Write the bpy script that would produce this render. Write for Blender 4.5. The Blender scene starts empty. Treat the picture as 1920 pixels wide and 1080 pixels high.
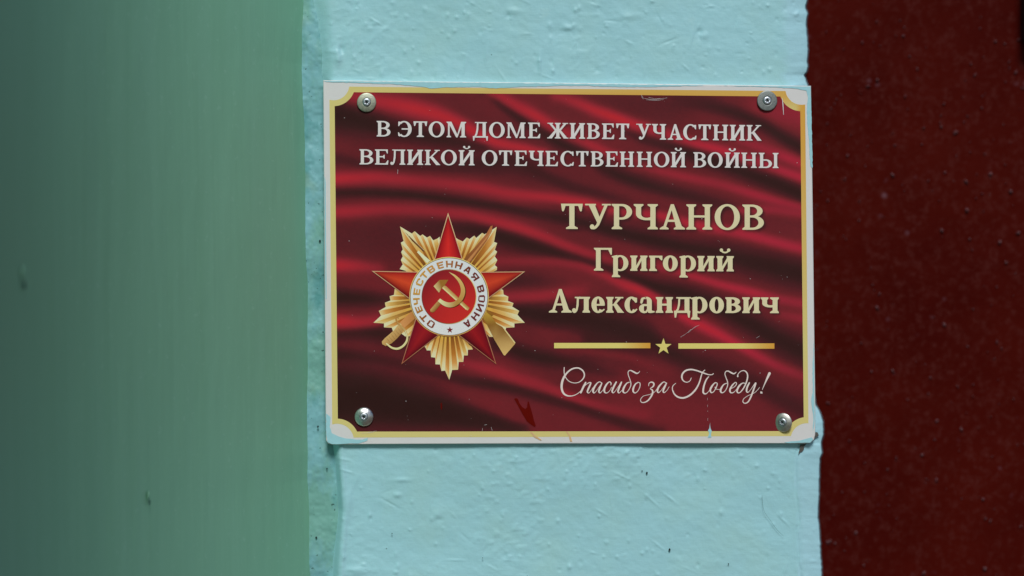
import bpy, bmesh, math, random
import numpy as np
from mathutils import Vector, Matrix
from mathutils.geometry import delaunay_2d_cdt

random.seed(7)
rng = np.random.default_rng(11)
scene = bpy.context.scene
COL = scene.collection

# ------------------------------------------------------------------ camera, sky, sun, exposure
S = 0.328e-3            # metres per photograph pixel in the plane of the pier face (y = 0)
D = 1.30                # camera distance from that plane
cam_d = bpy.data.cameras.new("camera")
cam = bpy.data.objects.new("camera", cam_d)
COL.objects.link(cam)
cam.location = (0, -D, 0)
cam.rotation_euler = (math.radians(90), 0, 0)
cam_d.sensor_width = 36
cam_d.lens = 36 * D / (1920 * S)
cam_d.clip_start = 0.02
cam_d.clip_end = 500
cam_d.dof.use_dof = True
cam_d.dof.focus_distance = D - 0.003
cam_d.dof.aperture_fstop = 8.5
scene.camera = cam

SUN_AZ, SUN_EL = math.radians(4), math.radians(47)     # azimuth from -Y (behind the camera) towards +X
world = bpy.data.worlds.new("World")
scene.world = world
world.use_nodes = True
wn = world.node_tree
wn.nodes.clear()
sky = wn.nodes.new("ShaderNodeTexSky")
sky.sky_type = 'NISHITA'
sky.sun_disc = False
sky.sun_elevation = SUN_EL
sky.sun_rotation = math.pi - SUN_AZ
sky.dust_density = 1.0
bg = wn.nodes.new("ShaderNodeBackground")
bg.inputs[1].default_value = 0.05
wo = wn.nodes.new("ShaderNodeOutputWorld")
wn.links.new(sky.outputs[0], bg.inputs[0])
wn.links.new(bg.outputs[0], wo.inputs[0])

sun_d = bpy.data.lights.new("sun", 'SUN')
sun_d.energy = 2.6
sun_d.angle = math.radians(18)
sun_d.color = (1.0, 0.985, 0.96)
sun = bpy.data.objects.new("sun", sun_d)
COL.objects.link(sun)
to_sun = Vector((math.sin(SUN_AZ) * math.cos(SUN_EL), -math.cos(SUN_AZ) * math.cos(SUN_EL), math.sin(SUN_EL)))
sun.rotation_euler = (-to_sun).to_track_quat('-Z', 'Y').to_euler()
sun.location = to_sun * 5

scene.view_settings.view_transform = 'Standard'
scene.view_settings.look = 'None'
scene.view_settings.exposure = -0.12
scene.view_settings.gamma = 1.0

# ------------------------------------------------------------------ helpers
E_CAL = (0.64, 0.64, 0.64)      # light arriving on the plaque, per channel
VEIL = (0.010, 0.010, 0.011)    # sheen on its face

def lin(c):
    c = c / 255.0
    return c / 12.92 if c <= 0.04045 else ((c + 0.055) / 1.055) ** 2.4

def A(r, g, b):
    "printed ink that reads as this sRGB colour in the photograph's light"
    return tuple(min(0.9, max(0.002, (lin(c) - v) / e)) for c, v, e in zip((r, g, b), VEIL, E_CAL))

def tag(o, label=None, cat=None, group=None, kind=None):
    if label: o["label"] = label
    if cat: o["category"] = cat
    if group: o["group"] = group
    if kind: o["kind"] = kind
    return o

def empty(name, loc=(0, 0, 0)):
    o = bpy.data.objects.new(name, None)
    o.empty_display_size = 0.02
    COL.objects.link(o)
    o.location = loc
    return o

def mesh_obj(name, verts, faces, mat, parent=None, cols=None, smooth=False):
    me = bpy.data.meshes.new(name)
    me.from_pydata([tuple(v) for v in verts], [], [tuple(int(i) for i in f) for f in faces])
    if cols is not None:
        at = me.color_attributes.new("Col", 'FLOAT_COLOR', 'POINT')
        c = np.ones((len(verts), 4), dtype=np.float32)
        c[:, :3] = np.asarray(cols, dtype=np.float32)
        at.data.foreach_set("color", c.ravel())
    if smooth:
        me.polygons.foreach_set("use_smooth", [True] * len(me.polygons))
    me.materials.append(mat)
    me.update()
    o = bpy.data.objects.new(name, me)
    COL.objects.link(o)
    if parent is not None:
        o.parent = parent
        o.matrix_parent_inverse = Matrix.Translation(-Vector(parent.location)) if parent.type == 'EMPTY' else Matrix.Identity(4)
    return o

def W(px, py, y=0.0):
    "photograph pixel -> point in the plane at depth y"
    k = S * (D + y) / D
    return ((px - 960) * k, y, -(py - 540) * k)

def grid_faces(nu, nv):
    "faces of a grid stored as index = u * nv + v"
    u, v = np.meshgrid(np.arange(nu - 1), np.arange(nv - 1), indexing='ij')
    a = (u * nv + v).ravel()
    return np.stack([a, a + nv, a + nv + 1, a + 1], axis=1)

def fast_mesh(name, verts, quads, mat, parent=None, cols=None, smooth=True, flip=False):
    verts = np.asarray(verts, dtype=np.float32)
    quads = np.asarray(quads, dtype=np.int32)
    if flip: quads = quads[:, ::-1]
    me = bpy.data.meshes.new(name)
    me.vertices.add(len(verts))
    me.vertices.foreach_set("co", verts.ravel())
    n = len(quads)
    me.loops.add(n * 4)
    me.loops.foreach_set("vertex_index", np.ascontiguousarray(quads).ravel())
    me.polygons.add(n)
    me.polygons.foreach_set("loop_start", np.arange(n, dtype=np.int32) * 4)
    me.polygons.foreach_set("loop_total", np.full(n, 4, dtype=np.int32))
    if cols is not None:
        at = me.color_attributes.new("Col", 'FLOAT_COLOR', 'POINT')
        c = np.ones((len(verts), 4), dtype=np.float32)
        c[:, :3] = cols
        at.data.foreach_set("color", c.ravel())
    if smooth:
        me.polygons.foreach_set("use_smooth", np.ones(n, dtype=bool))
    me.materials.append(mat)
    me.update()
    me.validate()
    o = bpy.data.objects.new(name, me)
    COL.objects.link(o)
    if parent is not None: o.parent = parent
    return o

def vnoise(x, z, cell_x, cell_z, seed):
    "smooth value noise over arrays x, z (metres)"
    r = np.random.default_rng(seed)
    N = 256
    t = r.random((N, N))
    gx, gz = x / cell_x + 1000.0, z / cell_z + 1000.0
    ix, iz = np.floor(gx).astype(int), np.floor(gz).astype(int)
    fx, fz = gx - ix, gz - iz
    fx = fx * fx * fx * (fx * (fx * 6 - 15) + 10)
    fz = fz * fz * fz * (fz * (fz * 6 - 15) + 10)
    a = t[ix % N, iz % N]; b = t[(ix + 1) % N, iz % N]
    c = t[ix % N, (iz + 1) % N]; d = t[(ix + 1) % N, (iz + 1) % N]
    return (a * (1 - fx) + b * fx) * (1 - fz) + (c * (1 - fx) + d * fx) * fz - 0.5

def catmull(pts, n=8):
    P = [np.array(p, dtype=float) for p in pts]
    P = [2 * P[0] - P[1]] + P + [2 * P[-1] - P[-2]]
    out = []
    for i in range(1, len(P) - 2):
        p0, p1, p2, p3 = P[i - 1:i + 3]
        for k in range(n):
            t = k / n
            out.append(0.5 * (2 * p1 + (p2 - p0) * t + (2 * p0 - 5 * p1 + 4 * p2 - p3) * t * t + (3 * p1 - p0 - 3 * p2 + p3) * t ** 3))
    out.append(P[-2])
    return out

def ccw(p):
    a = sum(p[i][0] * p[(i + 1) % len(p)][1] - p[(i + 1) % len(p)][0] * p[i][1] for i in range(len(p)))
    return list(p) if a > 0 else list(p)[::-1]

def union(polys):
    "one clean triangulated union of overlapping flat polygons"
    vs, fs = [], []
    for p in polys:
        p = ccw(p)
        b = len(vs)
        vs += [Vector((float(x), float(y))) for x, y in p]
        fs.append(list(range(b, b + len(p))))
    r = delaunay_2d_cdt(vs, [], fs, 0, 1e-4)
    P = np.array([(v[0], v[1]) for v in r[0]])
    T = np.array([tuple(f) for f in r[2] if len(f) == 3])
    c = P[T].mean(axis=1)
    ok = np.zeros(len(c), dtype=bool)
    for p in polys:
        q = np.asarray(p, dtype=float)
        k = np.nonzero(~ok & (c >= q.min(0)).all(1) & (c <= q.max(0)).all(1))[0]
        if len(k) == 0: continue
        x, y = c[k, 0], c[k, 1]
        ins = np.zeros(len(k), dtype=bool)
        for a in range(len(q)):
            b = (a + 1) % len(q)
            ins ^= ((q[a, 1] > y) != (q[b, 1] > y)) & (x < (q[b, 0] - q[a, 0]) * (y - q[a, 1]) / (q[b, 1] - q[a, 1] + 1e-12) + q[a, 0])
        ok[k[ins]] = True
    return [tuple(v) for v in P], [tuple(t) for t in T[ok]]

def ribbons(strokes, n=6):
    out = []
    for st in strokes:
        P = catmull(st, n)
        L, Rr = [], []
        for i, p in enumerate(P):
            a, b = P[max(0, i - 1)], P[min(len(P) - 1, i + 1)]
            dx, dy = b[0] - a[0], b[1] - a[1]
            d = math.hypot(dx, dy) or 1
            nx, ny = -dy / d, dx / d
            w = max(0.16, p[2] * 0.5)
            L.append((p[0] + nx * w, p[1] + ny * w)); Rr.append((p[0] - nx * w, p[1] - ny * w))
        for i in range(len(P) - 1):
            out.append([L[i], L[i + 1], Rr[i + 1], Rr[i]])
        for p in (P[0], P[-1]):
            r = max(0.16, p[2] * 0.5)
            out.append([(p[0] + r * math.cos(k * math.pi / 5), p[1] + r * math.sin(k * math.pi / 5)) for k in range(10)])
    return out
def convex(p):
    "re-order a small quad so that it never crosses itself"
    cx, cy = sum(q[0] for q in p) / len(p), sum(q[1] for q in p) / len(p)
    return sorted(p, key=lambda q: math.atan2(q[1] - cy, q[0] - cx))

# ------------------------------------------------------------------ materials
class NT:
    def __init__(self, name):
        self.m = bpy.data.materials.new(name)
        self.m.use_nodes = True
        self.t = self.m.node_tree
        self.b = self.t.nodes["Principled BSDF"]
    def n(self, kind, **kw):
        x = self.t.nodes.new(kind)
        for k, v in kw.items():
            if k in x.inputs: x.inputs[k].default_value = v
            else: setattr(x, k, v)
        return x
    def l(self, a, b): self.t.links.new(a, b)
    def pos(self, scale=(1, 1, 1)):
        c = self.n("ShaderNodeTexCoord")
        m = self.n("ShaderNodeMapping")
        m.inputs["Scale"].default_value = scale
        self.l(c.outputs["Object"], m.inputs[0])
        return m.outputs[0]
    def noise(self, scale, vec, detail=4, rough=0.55):
        x = self.n("ShaderNodeTexNoise")
        x.inputs["Scale"].default_value = scale
        x.inputs["Detail"].default_value = detail
        x.inputs["Roughness"].default_value = rough
        self.l(vec, x.inputs["Vector"])
        return x.outputs[0]
    def ramp(self, fac, stops):
        x = self.n("ShaderNodeValToRGB")
        e = x.color_ramp.elements
        while len(e) < len(stops): e.new(0.5)
        for el, (p, c) in zip(e, stops):
            el.position = p
            el.color = (*c, 1) if isinstance(c, tuple) else (c, c, c, 1)
        self.l(fac, x.inputs[0])
        return x.outputs[0]
    def mix(self, fac, a, b):
        x = self.n("ShaderNodeMix", data_type='RGBA')
        for s, v in ((0, fac), (6, a), (7, b)):
            if hasattr(v, "is_linked"): self.l(v, x.inputs[s])
            elif isinstance(v, tuple): x.inputs[s].default_value = (*v, 1)
            else: x.inputs[s].default_value = v
        return x.outputs[2]
    def math(self, op, a, b):
        x = self.n("ShaderNodeMath", operation=op)
        for s, v in ((0, a), (1, b)):
            if hasattr(v, "is_linked"): self.l(v, x.inputs[s])
            else: x.inputs[s].default_value = v
        return x.outputs[0]
    def bump(self, h, strength, dist, prev=None):
        x = self.n("ShaderNodeBump")
        x.inputs["Strength"].default_value = strength
        x.inputs["Distance"].default_value = dist
        self.l(h, x.inputs["Height"])
        if prev is not None: self.l(prev, x.inputs["Normal"])
        return x.outputs[0]
    def out(self, col=None, rough=None, spec=None, metal=None, normal=None):
        for key, v in (("Base Color", col), ("Roughness", rough), ("Specular IOR Level", spec), ("Metallic", metal), ("Normal", normal)):
            if v is None: continue
            if hasattr(v, "is_linked"): self.l(v, self.b.inputs[key])
            elif isinstance(v, tuple): self.b.inputs[key].default_value = (*v, 1)
            else: self.b.inputs[key].default_value = v
        return self.m

PIER_C = (0.385, 0.715, 0.790)

def paint_pier():
    t = NT("turquoise_paint")
    p = t.pos()
    brush = t.noise(1.0, t.pos((40, 40, 1800)), 3)            # brush marks along the courses
    fine = t.noise(900, p, 3, 0.6)
    grit = t.noise(260, p, 5, 0.6)
    patch = t.ramp(t.noise(28, p, 4), [(0.42, 0.0), (0.72, 1.0)])
    col = t.mix(t.math('MULTIPLY', patch, 0.35), PIER_C, (0.40, 0.68, 0.62))
    wear = t.ramp(t.noise(75, p, 6, 0.65), [(0.60, 0.0), (0.74, 1.0)])
    col = t.mix(t.math('MULTIPLY', wear, 0.30), col, (0.47, 0.76, 0.76))
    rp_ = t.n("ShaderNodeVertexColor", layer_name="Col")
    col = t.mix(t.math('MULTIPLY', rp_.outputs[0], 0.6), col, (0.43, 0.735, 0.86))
    vo = t.n("ShaderNodeTexVoronoi", feature='F1')
    vo.inputs["Scale"].default_value = 130
    t.l(p, vo.inputs["Vector"])
    pin = t.ramp(vo.outputs["Distance"], [(0.035, 1.0), (0.06, 0.0)])
    sel = t.ramp(t.noise(40, p, 2), [(0.60, 0.0), (0.64, 1.0)])
    col = t.mix(t.math('MULTIPLY', t.math('MULTIPLY', pin, sel), 0.8), col, (0.05, 0.11, 0.10))
    n = t.bump(grit, 0.16, 0.0010)
    n = t.bump(brush, 0.14, 0.0003, n)
    n = t.bump(fine, 0.22, 0.0004, n)
    return t.out(col, 0.46, 0.4, None, n)

def paint_strip():
    t = NT("mottled_gloss_paint")
    p = t.pos()
    m = t.ramp(t.noise(42, t.pos((1, 1, 0.55)), 4, 0.6), [(0.42, 0.0), (0.58, 1.0)])
    col = t.mix(m, (0.205, 0.455, 0.40), (0.235, 0.51, 0.56))
    d = t.ramp(t.noise(30, t.pos((1.3, 1, 0.8)), 5, 0.6), [(0.52, 0.0), (0.64, 1.0)])
    col = t.mix(t.math('MULTIPLY', d, 0.75), col, (0.10, 0.34, 0.35))
    g = t.ramp(t.noise(55, t.pos((1, 1, 0.7)), 3), [(0.58, 0.0), (0.70, 1.0)])
    col = t.mix(t.math('MULTIPLY', g, 0.42), col, (0.25, 0.40, 0.26))
    pit = t.ramp(t.noise(420, p, 2), [(0.70, 0.0), (0.73, 1.0)])
    col = t.mix(t.math('MULTIPLY', pit, 0.8), col, (0.03, 0.07, 0.06))
    rust = t.ramp(t.noise(34, t.pos((1, 1, 0.6)), 5, 0.7), [(0.70, 0.0), (0.78, 1.0)])
    col = t.mix(t.math('MULTIPLY', rust, 0.5), col, (0.45, 0.27, 0.18))
    n = t.bump(t.noise(90, p, 4), 0.25, 0.002)
    return t.out(col, 0.45, 0.25, None, n)

def paint_side():
    t = NT("green_gloss_paint")
    streak = t.noise(1.0, t.pos((1, 420, 7)), 4, 0.6)        # vertical brush streaks
    wide = t.noise(1.0, t.pos((1, 60, 3)), 3)
    col = t.mix(t.ramp(wide, [(0.35, 0.0), (0.7, 1.0)]), (0.258, 0.560, 0.385), (0.275, 0.582, 0.412))
    col = t.mix(t.math('MULTIPLY', t.ramp(streak, [(0.52, 0.0), (0.75, 1.0)]), 0.16), col, (0.33, 0.66, 0.50))
    dust = t.ramp(t.noise(1.0, t.pos((1, 170, 230)), 3, 0.6), [(0.62, 0.0), (0.72, 1.0)])
    col = t.mix(t.math('MULTIPLY', dust, 0.45), col, (0.36, 0.66, 0.52))
    n = t.bump(streak, 0.15, 0.0005)
    n = t.bump(t.noise(60, t.pos((1, 1, 0.5)), 3), 0.15, 0.002, n)
    return t.out(col, 0.6, 0.10, None, n)

def paint_door():
    t = NT("red_brown_paint")
    p = t.pos()
    n1 = t.noise(7, p, 5, 0.6)
    col = t.mix(t.ramp(n1, [(0.35, 0.0), (0.7, 1.0)]), (0.050, 0.0024, 0.0012), (0.068, 0.0042, 0.0020))
    dust = t.ramp(t.noise(190, p, 6, 0.75), [(0.50, 0.0), (0.70, 1.0)])
    col = t.mix(t.math('MULTIPLY', dust, 0.55), col, (0.105, 0.026, 0.022))
    vo = t.n("ShaderNodeTexVoronoi", feature='F1')
    vo.inputs["Scale"].default_value = 62
    t.l(p, vo.inputs["Vector"])
    sp = t.ramp(vo.outputs["Distance"], [(0.08, 1.0), (0.20, 0.0)])
    sel = t.ramp(t.noise(16, p, 4, 0.7), [(0.54, 0.0), (0.66, 1.0)])
    col = t.mix(t.math('MULTIPLY', t.math('MULTIPLY', sp, sel), 0.50), col, (0.22, 0.12, 0.15))  # lilac specks: sky glints on the rough paint, put into its colour
    n = t.bump(t.noise(150, p, 4, 0.6), 0.3, 0.001)
    return t.out(col, 0.5, 0.03, None, n)

def ink(name="printed_ink", rough=0.42):
    t = NT(name)
    a = t.n("ShaderNodeVertexColor", layer_name="Col")
    p = t.pos()
    n = t.bump(t.noise(120, p, 3), 0.05, 0.001)
    r = t.ramp(t.noise(60, p, 4), [(0.3, rough - 0.05), (0.7, rough + 0.07)])
    return t.out(a.outputs[0], r, 0.14, None, n)

def flat(name, col, rough=0.42, spec=0.35, var=0.06, scale=200):
    t = NT(name)
    p = t.pos()
    c = t.mix(t.noise(scale, p, 3), tuple(x * (1 - var) for x in col), tuple(min(0.95, x * (1 + var)) for x in col))
    n = t.bump(t.noise(scale, p, 3), 0.06, 0.001)
    return t.out(c, rough, spec, None, n)

def steel(name, base, rough, flecks=0.0):
    t = NT(name)
    p = t.pos()
    c = t.mix(t.noise(900, p, 4), tuple(x * 0.75 for x in base), base)
    if flecks:
        f = t.ramp(t.noise(1500, p, 2), [(0.62, 0.0), (0.68, 1.0)])
        c = t.mix(t.math('MULTIPLY', f, flecks), c, (0.08, 0.08, 0.075))
    n = t.bump(t.noise(1400, p, 3), 0.25, 0.0002)
    r = t.ramp(t.noise(500, p, 3), [(0.3, rough - 0.06), (0.7, rough + 0.10)])
    return t.out(c, r, 0.5, 1.0, n)

M_PIER, M_STRIP, M_SIDE, M_DOOR = paint_pier(), paint_strip(), paint_side(), paint_door()
M_INK = ink()
M_WHITE = flat("white_plastic", (0.78, 0.775, 0.77), 0.38, 0.4, 0.03, 90)
M_SMEAR = flat("turquoise_smear", PIER_C, 0.4, 0.4, 0.10, 300)
M_STEEL = steel("zinc_steel", (0.74, 0.73, 0.67), 0.40)
M_STEEL_BRIGHT = steel("bright_zinc", (0.86, 0.87, 0.86), 0.30)
M_STEEL_OLD = steel("blotchy_zinc", (0.58, 0.60, 0.48), 0.52, 0.35)
M_STEEL_DULL = steel("dull_zinc", (0.30, 0.33, 0.315), 0.50, 0.5)
M_SCREW = steel("screw_steel", (0.60, 0.66, 0.72), 0.40)
M_RECESS = flat("recess_shadow_metal", (0.06, 0.065, 0.07), 0.5, 0.5)
M_PIT = flat("old_dark_undercoat", (0.05, 0.14, 0.10), 0.7, 0.1)
M_HOLE = flat("dark_hole", (0.02, 0.03, 0.03), 0.8, 0.1)
M_BLACK = flat("black_paint", (0.012, 0.011, 0.011), 0.5, 0.3)
M_CHIP = flat("bare_mortar", (0.11, 0.105, 0.095), 0.9, 0.2, 0.5, 900)
M_REDDRIP = flat("red_paint_drip", (0.130, 0.004, 0.0015), 0.3, 0.08)
M_SCRATCH = flat("pale_scratch", (0.72, 0.70, 0.70), 0.6, 0.3)
M_GROUND = flat("sandy_ground", (0.13, 0.11, 0.085), 0.9, 0.2, 0.25, 6)

# ------------------------------------------------------------------ setting
def interp(y, table):
    t = np.array(table, dtype=float)
    return np.interp(y, t[:, 0], t[:, 1])

EDGE_R = [(-900, 1514), (-60, 1513), (0, 1514), (16, 1511), (26, 1514), (45, 1511.5), (63, 1513.5), (81, 1515), (100, 1515.5), (116, 1513),
          (124, 1515), (134, 1514), (140.5, 1509), (149, 1512), (160, 1515), (300, 1516), (600, 1518), (720, 1524), (750, 1529),
          (762, 1531), (778, 1540), (793, 1545), (808, 1544), (815, 1544.6), (825, 1541), (833, 1540), (850, 1541), (860, 1538),
          (869, 1538), (911, 1536.5), (964, 1535), (992, 1536.5), (1027, 1539.7), (1080, 1541.5), (1200, 1539), (2000, 1538)]
EDGE_L = [(-900, 622), (0, 622), (120, 627), (200, 629), (500, 632), (800, 635), (840, 637), (913, 642), (957, 645), (1010, 641), (1050, 638), (1080, 637), (2000, 638)]
BEV_L = [(-900, 46), (0, 46), (130, 34), (200, 24), (830, 16), (900, 13), (1080, 18), (2000, 18)]
CORNER = [(-900, 559), (0, 560), (60, 559), (120, 556), (170, 557), (300, 562), (450, 566), (560, 566.5), (700, 566), (800, 566), (850, 568), (900, 567), (960, 570), (1080, 573), (2000, 574)]
CHAM = [(-900, 42), (0, 44), (140, 40), (300, 34), (700, 30), (840, 38), (900, 44), (1080, 42), (2000, 42)]

# z rows: dense in view, coarse beyond
zpx = np.concatenate([np.linspace(-900, -60, 40)[:-1], np.arange(-60, 1141, 2.0), np.linspace(1140, 2000, 40)[1:]])

def build_pier():
    nz = len(zpx)
    eL, bv, eR, ch = interp(zpx, EDGE_L), interp(zpx, BEV_L), interp(zpx, EDGE_R), interp(zpx, CHAM)
    eR = eR + 1.6 * vnoise(zpx * S, zpx * 0, 0.0045, 1, 31) + 0.9 * vnoise(zpx * S, zpx * 0, 0.0018, 1, 32)
    cols_x, cols_y = [], []
    # left flank from behind the strip, rounded shoulder, face, chamfer, rounded nose, reveal
    def add(x, y): cols_x.append(x); cols_y.append(y * np.ones(nz))
    add(eL - bv, 0.020)
    for k in range(17):
        q = k / 16
        add(eL - bv * (1 - q), 0.0075 * (1 - q * q * (3 - 2 * q)))
    nf = 430
    fL, fR = eL, eR - ch
    for k in range(1, nf):
        add(fL + (fR - fL) * k / nf, 0.0)
    for k in range(0, 24):
        q = k / 23
        add(fR + ch * 0.94 * q, 0.0030 * q ** 1.5)
    for k in range(1, 9):
        a = k / 8 * math.pi / 2
        add(fR + ch * (0.94 + 0.06 * math.sin(a)), 0.0030 + 0.006 * (1 - math.cos(a)))
    for y in (0.02, 0.05, 0.12, 0.25, 0.445):
        add(eR, y)
    X = np.array(cols_x); Y = np.array(cols_y); Zp = np.tile(zpx, (len(cols_x), 1))
    x = (X - 960) * S; z = -(Zp - 540) * S
    # lumpy old plaster under many coats
    h = 0.0020 * vnoise(x, z, 0.055, 0.05, 1) + 0.0005 * vnoise(x, z, 0.022, 0.020, 2) + 0.00022 * vnoise(x + 0.4 * z, z, 0.009, 0.0065, 3)
    h += 0.00013 * vnoise(x + 0.35 * z, z, 0.0042, 0.0034, 4) + 0.00008 * vnoise(x, z, 0.0020, 0.0017, 5)
    rough_zone = np.clip(vnoise(x, z, 0.05, 0.05, 9) * 2 + 0.25, 0, 1)
    h += 0.0008 * rough_zone * np.maximum(vnoise(x - 0.4 * z, z, 0.0036, 0.0028, 6), 0.12)
    for i in range(70):                     # ridges left by the brush and the trowel
        px, py = random.uniform(640, 1500), random.choice([random.uniform(0, 150), random.uniform(840, 1080)])
        cx, cz, an = (px - 960) * S, -(py - 540) * S, random.choice([random.gauss(0, 0.25), random.gauss(-0.6, 0.3), random.gauss(1.4, 0.2)])
        ln, wd = random.uniform(0.0015, 0.006), random.uniform(0.0004, 0.0008)
        u = (x - cx) * math.cos(an) + (z - cz) * math.sin(an); w_ = -(x - cx) * math.sin(an) + (z - cz) * math.cos(an)
        h += random.choice([1, 1, -1]) * random.uniform(0.00016, 0.00042) * np.exp(-(u / ln) ** 2 - (w_ / wd) ** 2)
    for i in range(200):                    # grains and blisters caught in the paint
        px, py = random.uniform(640, 1500), random.choice([random.uniform(0, 150), random.uniform(840, 1080)])
        cx, cz, r = (px - 960) * S, -(py - 540) * S, random.uniform(0.0005, 0.0014)
        amp = random.choice([1, 1, 1, -0.8]) * random.uniform(0.00020, 0.00055)
        h += amp * np.exp(-(((x - cx) / r) ** 2 + ((z - cz) / (r * random.uniform(0.7, 1.8))) ** 2))
    # notable dents and drips of the upper part
    for px, py, rx, ry, amp in ((1050, 62, 22, 9, -0.0005), (1064, 52, 10, 5, 0.0006), (1012, 118, 3, 20, 0.0007), (1320, 66, 9, 7, 0.0006), (1312, 60, 6, 6, -0.0006),
                                (633, 105, 6, 18, 0.0012), (640, 92, 6, 8, -0.0009), (745, 928, 7, 5, 0.0006), (820, 965, 8, 8, 0.0006), (825, 974, 8, 5, -0.0004),
                                (755, 900, 14, 4, 0.0005), (655, 940, 5, 30, 0.0008), (668, 1070, 20, 8, 0.0010), (960, 20, 14, 6, 0.0004), (1180, 30, 20, 6, 0.0004)):
        h += amp * np.exp(-(((x - (px - 960) * S) / (rx * S)) ** 2 + ((z + (py - 540) * S) / (ry * S)) ** 2))
    h += (Zp > 836) * 0.0007 * np.exp(-((X - eL[None, :] - 4) / 4.0) ** 2)     # raised arris left of the face
    # cracked edge line of the corner repair below the plaque
    crack_x = interp(zpx, [(-900, 1700), (828, 1700), (834, 1500), (850, 1494), (868, 1490), (950, 1495), (1010, 1497), (1080, 1500), (2000, 1500)])
    dx = (X - crack_x[None, :])
    h += -0.00045 * np.exp(-((dx - 1.2 * 4 * vnoise(z, z * 0, 0.006, 1, 8)) / 2.2) ** 2) + 0.0005 * np.clip((dx - 3) / 6, 0, 1) * (Zp > 832)
    face = np.clip((0.013 - Y) / 0.006, 0, 1)
    Y2 = Y - h * face
    k = (D + Y2) / D
    V = np.stack([x * k, Y2, z * k], axis=2).reshape(-1, 3)
    # the corner repair right of the ragged line: paler blue, partly sky light painted in
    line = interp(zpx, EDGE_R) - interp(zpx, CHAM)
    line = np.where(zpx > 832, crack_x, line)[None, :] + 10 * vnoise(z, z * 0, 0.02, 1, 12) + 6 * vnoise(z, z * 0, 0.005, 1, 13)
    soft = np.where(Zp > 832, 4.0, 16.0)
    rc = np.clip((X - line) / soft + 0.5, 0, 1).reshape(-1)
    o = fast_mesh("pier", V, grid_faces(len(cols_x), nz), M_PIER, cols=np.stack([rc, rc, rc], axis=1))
    return tag(o, "pale turquoise painted plaster pier that carries the red plaque", "wall", None, "thing")

pier = build_pier()

def build_strip():
    xs = np.arange(552, 641, 1.6)
    X, Zp = np.meshgrid(xs, zpx, indexing='ij')
    x = (X - 960) * S; z = -(Zp - 540) * S
    h = 0.0030 * vnoise(x, z, 0.024, 0.026, 21) + 0.0012 * vnoise(x, z, 0.010, 0.013, 22) + 0.0004 * vnoise(x, z, 0.004, 0.005, 23) + 0.0003 * vnoise(x, z, 0.002, 0.002, 24)
    q = np.clip((interp(zpx, CORNER)[None, :] + 7 - X) / 8, 0, 1)      # small fillet into the side wall
    Y = 0.0062 - h - 0.0050 * q ** 2
    k = (D + Y) / D
    V = np.stack([x * k, Y, z * k], axis=2).reshape(-1, 3)
    return fast_mesh("corner_strip", V, grid_faces(len(xs), len(zpx)), M_STRIP, pier)

build_strip()

# chipped mortar and crack beside the plaque's lower right corner
def blob(name, outline, y, mat, parent, jitter=0.0, layers=1, thick=0.0004):
    pts = []
    n = len(outline)
    for i in range(n):
        a, b = outline[i], outline[(i + 1) % n]
        m = max(1, int(math.hypot(b[0] - a[0], b[1] - a[1]) / 2.5)) if jitter else 1
        for k in range(m):
            t = k / m
            pts.append((a[0] + (b[0] - a[0]) * t + random.uniform(-jitter, jitter), a[1] + (b[1] - a[1]) * t + random.uniform(-jitter, jitter)))
    cx, cy = sum(p[0] for p in pts) / len(pts), sum(p[1] for p in pts) / len(pts)
    vs2, fs = union([pts])
    verts = [W(px, py, y - thick) for px, py in vs2]
    # skirt so the patch has thickness
    b = len(verts)
    pts = ccw(pts)
    verts += [W(px, py, y - thick) for px, py in pts] + [W(px, py, y + 0.0004) for px, py in pts]
    m = len(pts)
    fs = [tuple(f) for f in fs] + [(b + i, b + (i + 1) % m, b + m + (i + 1) % m, b + m + i) for i in range(m)]
    return mesh_obj(name, verts, fs, mat, parent)

blob("chipped_patch", [(1501, 833), (1511, 832), (1508, 838), (1506, 845), (1501, 848), (1497, 853), (1499, 843)], -0.0006, M_CHIP, pier, 0.8)
blob("chipped_patch", [(1529, 810), (1534, 811), (1535, 816), (1531, 819), (1527, 823), (1528, 816)], 0.0006, M_CHIP, pier, 0.7)

_sy = np.linspace(0.05, -1.3, 400)
_sf = np.interp(-_sy, [-0.05, 0.0, 0.1, 0.2, 0.3, 0.4, 0.55, 1.3], [0.38, 0.38, 0.355, 0.215, 0.05, -0.10, -0.13, -0.13])  # slopes bend the wall so that sunlight fades along it towards the camera
_sg = np.concatenate([[0], np.cumsum((_sf[1:] + _sf[:-1]) / 2 * np.diff(_sy))])
_sg -= np.interp(0.0, _sy[::-1], _sg[::-1])
def splay(y):
    "sideways offset at depth y of the wall, bent to grade the sunlight on it"
    return np.interp(y, _sy[::-1], _sg[::-1])

for px, py, r in ((1213, 887, 2.3), (1255.5, 1030.5, 2.4), (1204, 883, 1.2), (613, 879, 1.6), (593, 1008, 2.0), (600, 452, 2.2), (596, 800, 2.0), (600, 37, 1.4), (1366, 1057, 1.2), (735, 1000, 1.0), (905, 1046, 1.0)):
    blob("pinhole", [(px + r * 0.8 * math.cos(k * math.pi / 4) * random.uniform(.7, 1.2), py + r * math.sin(k * math.pi / 4) * random.uniform(.8, 1.3)) for k in range(8)], 0.0046 if px < 625 else -0.0010, M_HOLE, pier)
crack = [(1429, 928, 0.4), (1430, 945, 0.6), (1433.5, 960, 0.4), (1444, 975, 0.45), (1455, 991, 0.6), (1470, 1006, 0.35)]
_v, _f = union([convex(p) for p in ribbons([crack], 4)])
mesh_obj("hairline_crack", [W(x_, y_, -0.0011) for x_, y_ in _v], [f[::-1] for f in _f], flat("crack_edge", (0.14, 0.29, 0.29), 0.7, 0.1), pier)

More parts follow.
